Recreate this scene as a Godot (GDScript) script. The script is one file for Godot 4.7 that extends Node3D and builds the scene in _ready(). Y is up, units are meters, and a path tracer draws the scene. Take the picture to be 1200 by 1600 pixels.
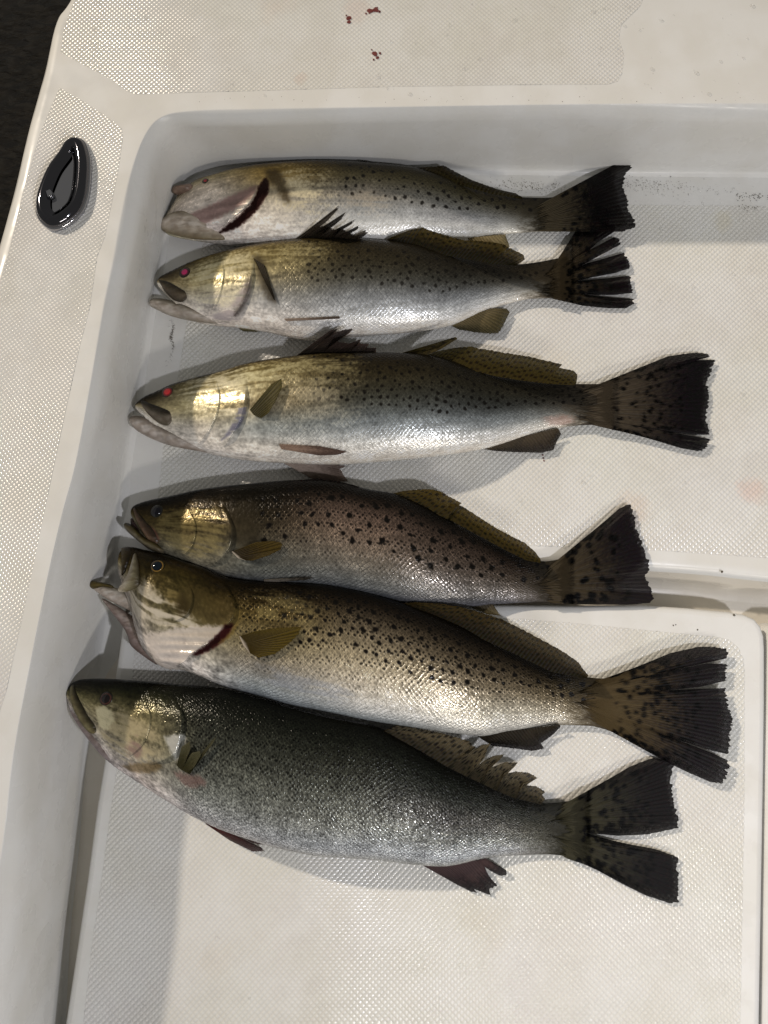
extends Node3D
# Six spotted sea trout laid on the white moulded deck of a boat at night, under a warm deck lamp and a head lamp.

const FOCAL := 1150.0
const CAM_H := 0.70
const TILT := 10.0
var rng := RandomNumberGenerator.new()
var taken := {}
var gel: StandardMaterial3D
var wet_fin: StandardMaterial3D
var wet_skin: StandardMaterial3D
var eye_mat: StandardMaterial3D

# ---------------------------------------------------------------- places
func ground(p: Vector2, h: float) -> Vector3:      # the point at height h that was traced at photo pixel p
	var t := deg_to_rad(TILT)
	var u := (800.0 - p.y) / FOCAL
	var d := Vector3((p.x - 600.0) / FOCAL, u * sin(t) - cos(t), -u * cos(t) - sin(t))
	var k := (h - CAM_H) / d.y
	return Vector3(d.x * k, h, d.z * k)

func traced(q: Vector3) -> Vector2:                # the pixel of a point
	var t := deg_to_rad(TILT)
	var r := q - Vector3(0, CAM_H, 0)
	var depth := -r.y * cos(t) - r.z * sin(t)
	var up := r.y * sin(t) - r.z * cos(t)
	return Vector2(600.0 + FOCAL * r.x / depth, 800.0 - FOCAL * up / depth)

# ---------------------------------------------------------------- names and metas
func numbered(called: String) -> String:
	var n: int = taken.get(called, 0)
	taken[called] = n + 1
	return called if n == 0 else "%s_%03d" % [called, n]

func tag(o: Node3D, label := "", category := "", group := "", kind := "") -> Node3D:
	if label: o.set_meta("label", label)
	if category: o.set_meta("category", category)
	if group: o.set_meta("group", group)
	if kind: o.set_meta("kind", kind)
	return o

func base(called: String, at := Vector3.ZERO) -> Node3D:
	var o := Node3D.new()
	o.name = numbered(called)
	o.position = at
	add_child(o)
	return o

func put(called: String, mesh: Mesh, mat: Material, parent: Node3D = self) -> MeshInstance3D:
	var o := MeshInstance3D.new()
	o.mesh = mesh
	o.material_override = mat
	if parent == self:
		o.name = numbered(called)
		add_child(o)
	else:
		o.name = called
		for i in 300:
			var nm := called if i == 0 else "%s_%03d" % [called, i]
			if not parent.has_node(nm):
				o.name = nm
				break
		parent.add_child(o)
		var up: Node = parent
		var off := Vector3.ZERO
		while up != self:
			off += (up as Node3D).position
			up = up.get_parent()
		o.position = -off
	return o

# ---------------------------------------------------------------- mesh helpers
func grid_mesh(v: PackedVector3Array, nu: int, nv: int, col := PackedColorArray(), uv := PackedVector2Array(), closed := false, out := false) -> ArrayMesh:
	# v[i*nv+j]; i along, j across; closed joins j
	var idx := PackedInt32Array()
	var nj := nv if closed else nv - 1
	for i in nu - 1:
		for j in nj:
			var a := i * nv + j
			var b := i * nv + (j + 1) % nv
			var c := a + nv
			var d := b + nv
			idx.append_array([a, b, c, b, d, c])
	return indexed(v, idx, col, uv, 2 if out else 1)

func indexed(v: PackedVector3Array, idx: PackedInt32Array, col := PackedColorArray(), uv := PackedVector2Array(), face := 0) -> ArrayMesh:
	if face:      # 1: a sheet that looks up, 2: a closed skin that looks outwards
		var mid := Vector3.ZERO
		for p in v: mid += p / v.size()
		var sum := 0.0
		for k in range(0, idx.size(), 3):
			var f := (v[idx[k + 2]] - v[idx[k]]).cross(v[idx[k + 1]] - v[idx[k]])
			sum += f.y if face == 1 else f.dot(v[idx[k]] - mid)
		if sum < 0:
			for k in range(0, idx.size(), 3):
				var s := idx[k + 1]
				idx[k + 1] = idx[k + 2]
				idx[k + 2] = s
	var n := PackedVector3Array()
	n.resize(v.size())
	for k in range(0, idx.size(), 3):
		var a := idx[k]
		var b := idx[k + 1]
		var c := idx[k + 2]
		var f := (v[c] - v[a]).cross(v[b] - v[a])
		n[a] += f
		n[b] += f
		n[c] += f
	for k in n.size():
		n[k] = n[k].normalized() if n[k].length_squared() > 1e-24 else Vector3.UP
	var arr := []
	arr.resize(Mesh.ARRAY_MAX)
	arr[Mesh.ARRAY_VERTEX] = v
	arr[Mesh.ARRAY_NORMAL] = n
	arr[Mesh.ARRAY_INDEX] = idx
	if col.size(): arr[Mesh.ARRAY_COLOR] = col
	if uv.size(): arr[Mesh.ARRAY_TEX_UV] = uv
	var m := ArrayMesh.new()
	m.add_surface_from_arrays(Mesh.PRIMITIVE_TRIANGLES, arr)
	return m

func lin(hex: String) -> Color:
	return Color(hex).srgb_to_linear()

func pts(a: Array) -> PackedVector2Array:          # [x, y, x, y, ...]
	var r := PackedVector2Array()
	for k in range(0, a.size(), 2):
		r.append(Vector2(a[k], a[k + 1]))
	return r

func along(line: PackedVector2Array, u: float) -> Vector2:     # point at share u of a polyline's length
	var total := 0.0
	for k in line.size() - 1: total += line[k].distance_to(line[k + 1])
	var want := clampf(u, 0, 1) * total
	for k in line.size() - 1:
		var l := line[k].distance_to(line[k + 1])
		if want <= l or k == line.size() - 2:
			return line[k].lerp(line[k + 1], clampf(want / maxf(l, 1e-6), 0, 1))
		want -= l
	return line[-1]

func even(line: PackedVector2Array, n: int) -> PackedVector2Array:
	var r := PackedVector2Array()
	var cum := PackedFloat32Array([0.0])
	for k in line.size() - 1: cum.append(cum[k] + line[k].distance_to(line[k + 1]))
	var k := 0
	for i in n:
		var want := cum[-1] * i / (n - 1.0)
		while k < line.size() - 2 and cum[k + 1] < want: k += 1
		r.append(line[k].lerp(line[k + 1], clampf((want - cum[k]) / maxf(cum[k + 1] - cum[k], 1e-6), 0, 1)))
	return r

func rounded_line(line: PackedVector2Array, n: int) -> PackedVector2Array:    # Catmull-Rom through the points
	var r := PackedVector2Array()
	for k in line.size() - 1:
		var a := line[maxi(k - 1, 0)]
		var d := line[mini(k + 2, line.size() - 1)]
		for i in n:
			r.append(line[k].cubic_interpolate(line[k + 1], a, d, i / float(n)))
	r.append(line[-1])
	return r

func inset(poly: PackedVector2Array, by: float) -> PackedVector2Array:
	var r := PackedVector2Array()
	var n := poly.size()
	var turn := 1.0 if Geometry2D.is_polygon_clockwise(poly) else -1.0
	for k in n:
		var t := (poly[(k + 1) % n] - poly[(k + n - 1) % n]).normalized()
		r.append(poly[k] + Vector2(t.y, -t.x) * by * turn)
	return r

func on_plane(poly: PackedVector2Array, h: float) -> PackedVector2Array:       # pixels -> x, z
	var r := PackedVector2Array()
	for p in poly:
		var q := ground(p, h)
		r.append(Vector2(q.x, q.z))
	return r

func slab(poly: PackedVector2Array, rows: Array) -> ArrayMesh:   # rows of [inset, height], from the top inwards to the outside; the first row is filled
	var v := PackedVector3Array()
	var idx := PackedInt32Array()
	var n := poly.size()
	var top := inset(poly, rows[0][0])
	for p in top: v.append(Vector3(p.x, rows[0][1], p.y))
	var tri := Geometry2D.triangulate_polygon(top)
	for k in range(0, tri.size(), 3):
		var a := tri[k]
		var b := tri[k + 1]
		var c := tri[k + 2]
		if (v[c] - v[a]).cross(v[b] - v[a]).y < 0:
			var s := b
			b = c
			c = s
		idx.append_array([a, b, c])
	for r in rows.size():
		var ring := inset(poly, rows[r][0])
		for p in ring: v.append(Vector3(p.x, rows[r][1], p.y))
		if r == 0: continue
		for k in n:
			var a := n * r + k
			var b := n * r + (k + 1) % n
			var c := a + n
			var d := b + n
			var f := (v[c] - v[a]).cross(v[b] - v[a])
			var away := Vector3(poly[k].x, 0, poly[k].y) - Vector3(inset(poly, 0.01)[k].x, 0, inset(poly, 0.01)[k].y) if k == 0 else Vector3.ZERO
			if k == 0 and r == 1:
				flip = f.dot(away + Vector3(0, 0.004, 0)) < 0
			if flip: idx.append_array([a, c, b, b, c, d])
			else: idx.append_array([a, b, c, b, d, c])
	return indexed(v, idx)
var flip := false

# ---------------------------------------------------------------- materials
func noise_image(w: int, h: int, freq: float, seed_: int, oct := 4, sx := 1.0) -> PackedByteArray:
	var nz := FastNoiseLite.new()
	nz.seed = seed_
	nz.noise_type = FastNoiseLite.TYPE_SIMPLEX_SMOOTH
	nz.frequency = freq
	nz.fractal_octaves = oct
	if sx == 1.0:
		var im := nz.get_image(w, h, false, false, false)
		im.convert(Image.FORMAT_L8)
		return im.get_data()
	var im2 := nz.get_image(maxi(int(w / sx), 8), h, false, false, false)
	im2.convert(Image.FORMAT_L8)
	im2.resize(w, h, Image.INTERPOLATE_CUBIC)
	return im2.get_data()

func noise_tex(freq: float, seed_: int, lo: Color, hi: Color, oct := 4, size := 512) -> ImageTexture:
	var nz := FastNoiseLite.new()
	nz.seed = seed_
	nz.frequency = freq
	nz.fractal_octaves = oct
	var im := nz.get_seamless_image(size, size, false, false, 0.2, true)
	im.convert(Image.FORMAT_L8)
	var b := im.get_data()
	var o := PackedByteArray()
	o.resize(size * size * 3)
	for k in size * size:
		var t := smoothstep(0.2, 0.8, b[k] / 255.0)
		o[k * 3] = int(255 * lerpf(lo.r, hi.r, t))
		o[k * 3 + 1] = int(255 * lerpf(lo.g, hi.g, t))
		o[k * 3 + 2] = int(255 * lerpf(lo.b, hi.b, t))
	return ImageTexture.create_from_image(Image.create_from_data(size, size, false, Image.FORMAT_RGB8, o))

func make_materials() -> void:
	gel = StandardMaterial3D.new()
	gel.albedo_color = Color(0.88, 0.88, 0.87)
	gel.albedo_texture = noise_tex(0.012, 5, Color(0.975, 0.97, 0.96), Color(1, 1, 1), 5)
	gel.metallic_specular = 0.36
	gel.roughness = 1.0
	gel.roughness_texture = noise_tex(0.02, 8, Color(0.17, 0.17, 0.17), Color(0.46, 0.46, 0.46), 4)
	gel.uv1_triplanar = true
	gel.uv1_world_triplanar = true
	gel.uv1_scale = Vector3(2.3, 2.3, 2.3)
	wet_fin = StandardMaterial3D.new()
	wet_fin.vertex_color_use_as_albedo = true
	wet_fin.roughness = 0.5
	wet_fin.metallic_specular = 0.22
	wet_fin.backlight_enabled = true
	wet_fin.backlight = Color(0.6, 0.6, 0.6)
	wet_fin.transparency = BaseMaterial3D.TRANSPARENCY_ALPHA
	wet_skin = StandardMaterial3D.new()
	wet_skin.vertex_color_use_as_albedo = true
	wet_skin.roughness = 0.36
	wet_skin.metallic_specular = 0.38
	wet_skin.albedo_texture = noise_tex(0.03, 31, Color(0.82, 0.79, 0.76), Color(1, 1, 1), 5, 256)
	wet_skin.heightmap_enabled = true
	wet_skin.heightmap_texture = noise_tex(0.025, 32, Color(0, 0, 0), Color(1, 1, 1), 4, 256)
	wet_skin.heightmap_scale = 0.06
	wet_skin.uv1_triplanar = true
	wet_skin.uv1_world_triplanar = true
	wet_skin.uv1_scale = Vector3(9, 14, 20)
	eye_mat = StandardMaterial3D.new()
	eye_mat.vertex_color_use_as_albedo = true
	eye_mat.roughness = 0.06

# ---------------------------------------------------------------- the deck
func nonskid(poly_px: PackedVector2Array, h: float, pitch: float, tall: float, turn: float) -> ArrayMesh:
	var poly := on_plane(poly_px, h)
	var lo := poly[0]
	var hi := poly[0]
	for p in poly:
		lo = lo.min(p)
		hi = hi.max(p)
	var v := PackedVector3Array()
	var nrm := PackedVector3Array()
	var col := PackedColorArray()
	var dirt := FastNoiseLite.new()
	dirt.seed = 77
	dirt.frequency = 6.0
	var fine := FastNoiseLite.new()
	fine.seed = 78
	fine.frequency = 60.0
	var idx := PackedInt32Array()
	var mid := (lo + hi) / 2
	var reach := (hi - lo).length() / 2
	var half := pitch / 2
	var n := int(reach / half) + 2
	var ax := Vector2(cos(turn), sin(turn))
	var ay := Vector2(-ax.y, ax.x)
	var corner := [ax * half, ay * half, -ax * half, -ay * half]
	for i in range(-n, n + 1):
		for j in range(-n, n + 1):
			if (i + j) % 2 != 0: continue
			var c := mid + ax * (i * half) + ay * (j * half)
			if c.x < lo.x - pitch or c.x > hi.x + pitch or c.y < lo.y - pitch or c.y > hi.y + pitch: continue
			var whole := Geometry2D.is_point_in_polygon(c, poly)
			var some := whole
			for q in 4:
				if Geometry2D.is_point_in_polygon(c + corner[q], poly): some = true
				else: whole = false
			if not some: continue
			var k := v.size()
			var t := tall * rng.randf_range(0.8, 1.12)
			var shade := 1.0 + 0.05 * dirt.get_noise_2d(c.x, c.y) + 0.05 * fine.get_noise_2d(c.x, c.y)
			var here := Color(shade, shade * (0.995 + 0.012 * dirt.get_noise_2d(c.y + 3, c.x)), shade * (0.985 + 0.03 * dirt.get_noise_2d(c.x + 9, c.y)))
			for z in stains:
				var far: float = c.distance_to(z[0]) / z[1] + 0.5 * fine.get_noise_2d(c.x * 0.5, c.y * 0.5)
				if far < 1.0: here = here.lerp(here * z[2], (1.0 - smoothstep(0.2, 1.0, far)) * z[3])
			here.a = 1.0
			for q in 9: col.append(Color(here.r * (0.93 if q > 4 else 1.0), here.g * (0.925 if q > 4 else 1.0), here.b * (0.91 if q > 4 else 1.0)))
			v.append(Vector3(c.x, h + 0.00012 + t, c.y))
			nrm.append(Vector3.UP)
			for q in 4:      # a rounded shoulder half way to each side
				var e: Vector2 = (corner[q] + corner[(q + 1) % 4]) * 0.25
				v.append(Vector3(c.x + e.x, h + 0.00012 + t * 0.78, c.y + e.y))
				var d := e.normalized() * 0.42
				nrm.append(Vector3(d.x, 1, d.y).normalized())
			for q in 4:
				var e: Vector2 = corner[q] * 0.99
				v.append(Vector3(c.x + e.x, h + 0.00012, c.y + e.y))
				var d := e.normalized() * 0.3
				nrm.append(Vector3(d.x, 1, d.y).normalized())
			if not whole:
				for q in 9:
					var p := Vector2(v[k + q].x, v[k + q].z)
					if not Geometry2D.is_point_in_polygon(p, poly):
						var near := p
						var best := 1e9
						for z in poly.size():
							var e := Geometry2D.get_closest_point_to_segment(p, poly[z], poly[(z + 1) % poly.size()])
							if e.distance_squared_to(p) < best:
								best = e.distance_squared_to(p)
								near = e
						v[k + q] = Vector3(near.x, h + 0.00012, near.y)
			for q in 4:
				var s0 := k + 1 + q
				var s1 := k + 1 + (q + 3) % 4
				var cq := k + 5 + q
				idx.append_array([k, s0, s1, s1, s0, cq])
				idx.append_array([s0, k + 5 + (q + 1) % 4, cq])
	var arr := []
	arr.resize(Mesh.ARRAY_MAX)
	arr[Mesh.ARRAY_VERTEX] = v
	arr[Mesh.ARRAY_NORMAL] = nrm
	arr[Mesh.ARRAY_COLOR] = col
	# faces must look up
	for k in range(0, idx.size(), 3):
		var a := v[idx[k]]
		if (v[idx[k + 2]] - a).cross(v[idx[k + 1]] - a).y < 0:
			var s := idx[k + 1]
			idx[k + 1] = idx[k + 2]
			idx[k + 2] = s
	arr[Mesh.ARRAY_INDEX] = idx
	var m := ArrayMesh.new()
	m.add_surface_from_arrays(Mesh.PRIMITIVE_TRIANGLES, arr)
	return m

func shell() -> ArrayMesh:          # side deck, gunwale and bulkhead in one moulding: [rim, foot, outer edge, height of foot]
	var st := [
		[-75, 1720, 95, 1720, -400, 1720, -0.044], [-28, 1480, 105, 1480, -300, 1480, -0.044], [2, 1325, 120, 1325, -230, 1325, -0.044],
		[20, 1180, 133, 1180, -190, 1180, -0.044], [45, 1045, 155, 1045, -150, 1000, -0.04], [75, 895, 178, 895, -115, 860, -0.008],
		[97, 800, 188, 800, -95, 760, 0], [117, 725, 197, 725, -80, 690, 0], [140, 600, 217, 600, -60, 570, 0], [160, 480, 236, 480, -25, 440, 0],
		[175, 407, 250, 407, 0, 355, 0], [187, 340, 262, 340, 20, 280, 0], [203, 270, 280, 298, 40, 195, 0], [225, 212, 305, 274, 65, 105, 0],
		[252, 182, 350, 262, 84, 25, 0], [300, 172, 420, 262, 112, -20, 0], [400, 169, 500, 263, 200, -200, 0], [600, 166, 650, 264, 500, -250, 0],
		[900, 162, 900, 267, 900, -250, 0], [1200, 160, 1200, 270, 1250, -250, 0], [1400, 159, 1400, 272, 1500, -250, 0]]
	var prof := [[0.0, 0.1, 0], [0.03, 0.0995, 0], [0.08, 0.097, 0], [0.16, 0.092, 0], [0.26, 0.084, 0], [0.36, 0.07, 0], [0.6, 0.03, 0], [0.74, 0.014, 0], [0.9, 0.005, 0], [1.1, 0.0012, 0], [1.5, -0.004, 0]]
	var sub := 7
	var v := PackedVector3Array()
	var rows := (st.size() - 1) * sub + 1
	var cols := prof.size() + 6
	for i in rows:
		var k := mini(i / sub, st.size() - 2)
		var f := (i - k * sub) / float(sub)
		var g := []
		for c in 7:
			g.append(cubic_interpolate(st[k][c], st[k + 1][c], st[maxi(k - 1, 0)][c], st[mini(k + 2, st.size() - 1)][c], f))
		var rim := ground(Vector2(g[0], g[1]), 0.1)
		var foot := ground(Vector2(g[2], g[3]), g[6])
		var out := ground(Vector2(g[4], g[5]), 0.1)
		var away := (out - rim)
		away.y = 0
		var dir := away.normalized()
		v.append(out + dir * 0.004 + Vector3(0, -0.6, 0))
		v.append(out + dir * 0.003 + Vector3(0, -0.02, 0))
		v.append(out + Vector3(0, -0.007, 0))
		v.append(out - dir * 0.005 + Vector3(0, -0.002, 0))
		v.append(out - dir * 0.014)
		v.append(rim + dir * 0.012)
		for q in prof:
			var hh: float = lerpf(g[6], 0.1, (q[1]) / 0.1)
			var side := foot - rim
			side.y = 0
			# a wall with some draft: at least 12 mm run-in
			var run: float = maxf(side.length(), 0.016)
			var sd := -dir
			if q[0] < 0.26:
				v.append(Vector3(rim.x, 0, rim.z) + sd * (run * q[0] * 1.0) + Vector3(0, hh, 0))
			else:
				v.append(Vector3(rim.x, 0, rim.z).lerp(Vector3(foot.x, 0, foot.z), clampf(q[0], 0, 1)) + sd * (maxf(q[0] - 1.0, 0) * 0.03 + 0.26 * run * (1 - clampf(q[0], 0, 1))) + Vector3(0, hh, 0))
	return grid_mesh(v, rows, cols)

var stains := []
func build_deck() -> void:
	var grip := gel.duplicate() as StandardMaterial3D
	grip.vertex_color_use_as_albedo = true
	grip.metallic_specular = 0.5
	grip.roughness = 0.6
	for a in [[1182, 770, 34, Color(0.95, 0.7, 0.62), 0.5, 0.0], [985, 800, 40, Color(0.97, 0.78, 0.7), 0.35, 0.0], [1130, 345, 26, Color(0.9, 0.84, 0.66), 0.4, 0.0], [760, 1450, 50, Color(0.93, 0.9, 0.84), 0.5, 0.0],
			[330, 1500, 40, Color(0.93, 0.9, 0.84), 0.5, 0.0], [430, 10, 40, Color(0.95, 0.85, 0.8), 0.4, 0.1], [470, 120, 14, Color(0.9, 0.75, 0.7), 0.4, 0.1], [860, 580, 60, Color(0.95, 0.92, 0.85), 0.5, 0.0], [560, 16, 30, Color(0.95, 0.8, 0.76), 0.4, 0.1]]:
		var q := ground(Vector2(a[0], a[1]), a[5])
		stains.append([Vector2(q.x, q.z), a[2] * 0.0006, a[3], a[4]])
	var deck := base("boat_deck")
	tag(deck, "white moulded boat deck with raised rim and dimpled grip panels", "deck", "", "structure")
	put("gunwale", shell(), gel, deck)
	# the sole, ending in a rounded lip over the drain channel
	var lip := pts([60, 862, 300, 868, 600, 874, 850, 882, 1010, 890, 1110, 897, 1200, 907, 1450, 930])
	lip = rounded_line(lip, 6)
	var riser := PackedVector3Array()
	var v := PackedVector3Array()
	for p in lip:
		var q := ground(p, 0)
		v.append(ground(Vector2(p.x * 0.8 + 120, 235), 0))
		v.append(q + Vector3(0, 0, -0.012))
		v.append(q + Vector3(0, -0.0006, -0.006))
		v.append(q + Vector3(0, -0.003, -0.0015))
		v.append(q + Vector3(0, -0.007, 0.0006))
		riser.append(q + Vector3(0, -0.007, 0.0006))
		riser.append(q + Vector3(0, -0.03, 0.006))
		riser.append(q + Vector3(0, -0.038, 0.009))
		riser.append(q + Vector3(0, -0.0412, 0.014))
		riser.append(q + Vector3(0, -0.0425, 0.022))
	put("sole", grid_mesh(v, lip.size(), 5), gel, deck)
	var ch := on_plane(pts([40, 850, 1500, 880, 1500, 1760, 0, 1760]), -0.042)
	var grime := gel.duplicate() as StandardMaterial3D
	grime.albedo_color = Color(0.87, 0.85, 0.81)
	put("drain_riser", grid_mesh(riser, lip.size(), 5), grime, deck)
	put("drain_channel", slab(ch, [[0, -0.042], [0, -0.06]]), grime, deck)
	var side := on_plane(pts([1206, 982, 1222, 972, 1450, 976, 1450, 1760, 1190, 1760, 1196, 1250, 1200, 1030, 1201, 995]), -0.001)
	put("side_ledge", slab(side, [[0.004, -0.001], [0.0012, -0.002], [0, -0.005], [0, -0.044]]), gel, deck)
	var panels := [
		[pts([318, 375, 330, 321, 700, 320, 987, 320, 1200, 322, 1420, 325, 1420, 888, 1200, 872, 1025, 860, 700, 848, 240, 832, 247, 775, 255, 700, 277, 595, 292, 502]), 0.0, 0.0056, 0.00055, 0.02],
		[pts([117, 0, 100, 43, 95, 82, 133, 103, 173, 123, 200, 143, 213, 147, 400, 142, 600, 136, 800, 133, 950, 132, 965, 127, 972, 115, 975, 85, 967, 60, 970, 40, 1000, 10, 1030, -60, 1030, -120, 140, -120]), 0.1, 0.0046, 0.00034, 0.0],
		[pts([93, 137, 133, 160, 173, 187, 190, 200, 192, 213, 185, 265, 176, 310, 164, 370, 152, 400, 140, 482, 125, 540, 105, 632, 85, 725, 72, 785, 40, 940, 22, 1025, 10, 1080, -30, 1200, -180, 1200, -120, 900, -50, 600, 12, 400, 22, 360, 36, 300, 63, 207]), 0.1, 0.0042, 0.00034, 0.12]]
	for p in panels:
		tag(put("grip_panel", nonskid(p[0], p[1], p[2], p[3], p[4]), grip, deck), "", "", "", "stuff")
	# the hatch lid
	var lid := base("hatch_lid")
	tag(lid, "white rounded hatch lid with dimpled grip top under the lowest fish", "hatch lid")
	var edge := pts([85, 1720, 101, 1600, 120, 1475, 135, 1375, 150, 1262, 162, 1190, 180, 1050, 189, 985, 193, 965, 203, 952, 222, 946, 400, 945, 808, 945, 900, 946, 1000, 945, 1075, 950, 1140, 956, 1163, 960, 1180, 967, 1190, 979, 1195, 995, 1196, 1015, 1196, 1100, 1194, 1250, 1188, 1600, 1186, 1720])
	var ep := on_plane(edge, 0.0)
	put("lid_top", slab(ep, [[0.006, 0.001], [0.003, 0.0005], [0.001, -0.001], [0, -0.004], [0, -0.04]]), gel, lid)
	var lp := pts([240, 966, 500, 963, 817, 967, 900, 974, 1075, 991, 1120, 995, 1140, 1000, 1154, 1012, 1161, 1028, 1163, 1050, 1163, 1250, 1157, 1600, 1155, 1720, 118, 1720, 130, 1600, 142, 1487, 155, 1400, 172, 1275, 182, 1205, 205, 1060, 214, 990, 222, 972])
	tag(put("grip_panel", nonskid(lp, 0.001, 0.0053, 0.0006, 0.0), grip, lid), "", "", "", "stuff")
	# dark water beyond the gunwale
	var wm := StandardMaterial3D.new()
	wm.albedo_color = Color(0.3, 0.27, 0.23)
	wm.albedo_texture = noise_tex(0.02, 21, Color(0.7, 0.68, 0.66), Color(1, 1, 1), 5)
	wm.roughness = 0.4
	wm.heightmap_enabled = true
	wm.heightmap_texture = noise_tex(0.012, 22, Color(0, 0, 0), Color(1, 1, 1), 4)
	wm.heightmap_scale = 1.0
	wm.uv1_triplanar = true
	wm.uv1_world_triplanar = true
	wm.uv1_scale = Vector3(2.5, 2.5, 5)
	var pm := PlaneMesh.new()
	pm.size = Vector2(12, 12)
	var w := put("water", pm, wm)
	w.position = Vector3(0, -0.45, 0)
	tag(w, "dark night water beyond the gunwale", "water", "", "structure")

func build_cleat() -> void:
	var c := base("cleat", ground(Vector2(98, 290), 0.1))
	tag(c, "polished chrome pop-up cleat set in the left gunwale", "cleat")
	var out := rounded_line(pts([112, 214, 124, 214, 134, 222, 140, 240, 142, 260, 140, 292, 136, 312, 128, 330, 112, 346, 92, 357, 76, 357, 62, 346, 55, 332, 55, 310, 62, 286, 74, 260, 90, 238, 100, 222, 112, 214]), 5)
	out.remove_at(out.size() - 1)
	var poly := on_plane(out, 0.104)
	var chrome := StandardMaterial3D.new()
	chrome.albedo_color = Color(0.7, 0.7, 0.72)
	chrome.metallic = 1.0
	chrome.roughness = 0.07
	var black := chrome.duplicate() as StandardMaterial3D
	black.albedo_color = Color(0.36, 0.36, 0.38)
	put("flange", slab(poly, [[0.0035, 0.1045], [0.001, 0.104], [0, 0.1025], [0, 0.098]]), chrome, c)
	put("cap", slab(inset(poly, 0.0014), [[0.0135, 0.1062], [0.012, 0.1066], [0.0095, 0.1085], [0.0075, 0.1095], [0.006, 0.1098], [0.004, 0.1094], [0.002, 0.108], [0.0006, 0.106], [0, 0.1035]]), black, c)
	var tab := rounded_line(pts([108, 226, 113, 229, 113, 236, 108, 240, 103, 239, 102, 232, 108, 226]), 3)
	tab.remove_at(tab.size() - 1)
	put("release_tab", slab(on_plane(tab, 0.107), [[0.0012, 0.1085], [0.0004, 0.108], [0, 0.1065], [0, 0.104]]), black, c)
	var pin := rounded_line(pts([72, 300, 80, 297, 84, 306, 76, 310, 72, 300]), 3)
	pin.remove_at(pin.size() - 1)
	put("hinge_pin", slab(on_plane(pin, 0.107), [[0.001, 0.1092], [0.0003, 0.109], [0, 0.1075], [0, 0.105]]), chrome, c)

func drop_mesh(p: Vector2, h: float, rx: float, seed_: int, tall: float) -> ArrayMesh:
	var r := RandomNumberGenerator.new()
	r.seed = seed_
	var poly := PackedVector2Array()
	for k in 14:
		var a := TAU * k / 14.0
		poly.append(p + Vector2(cos(a), sin(a) * 0.85) * rx * r.randf_range(0.65, 1.2))
	return slab(on_plane(poly, h), [[0.0012, h + tall], [0.0005, h + tall * 0.7], [0.0, h + 0.0002], [0, h - 0.0004]])

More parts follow.
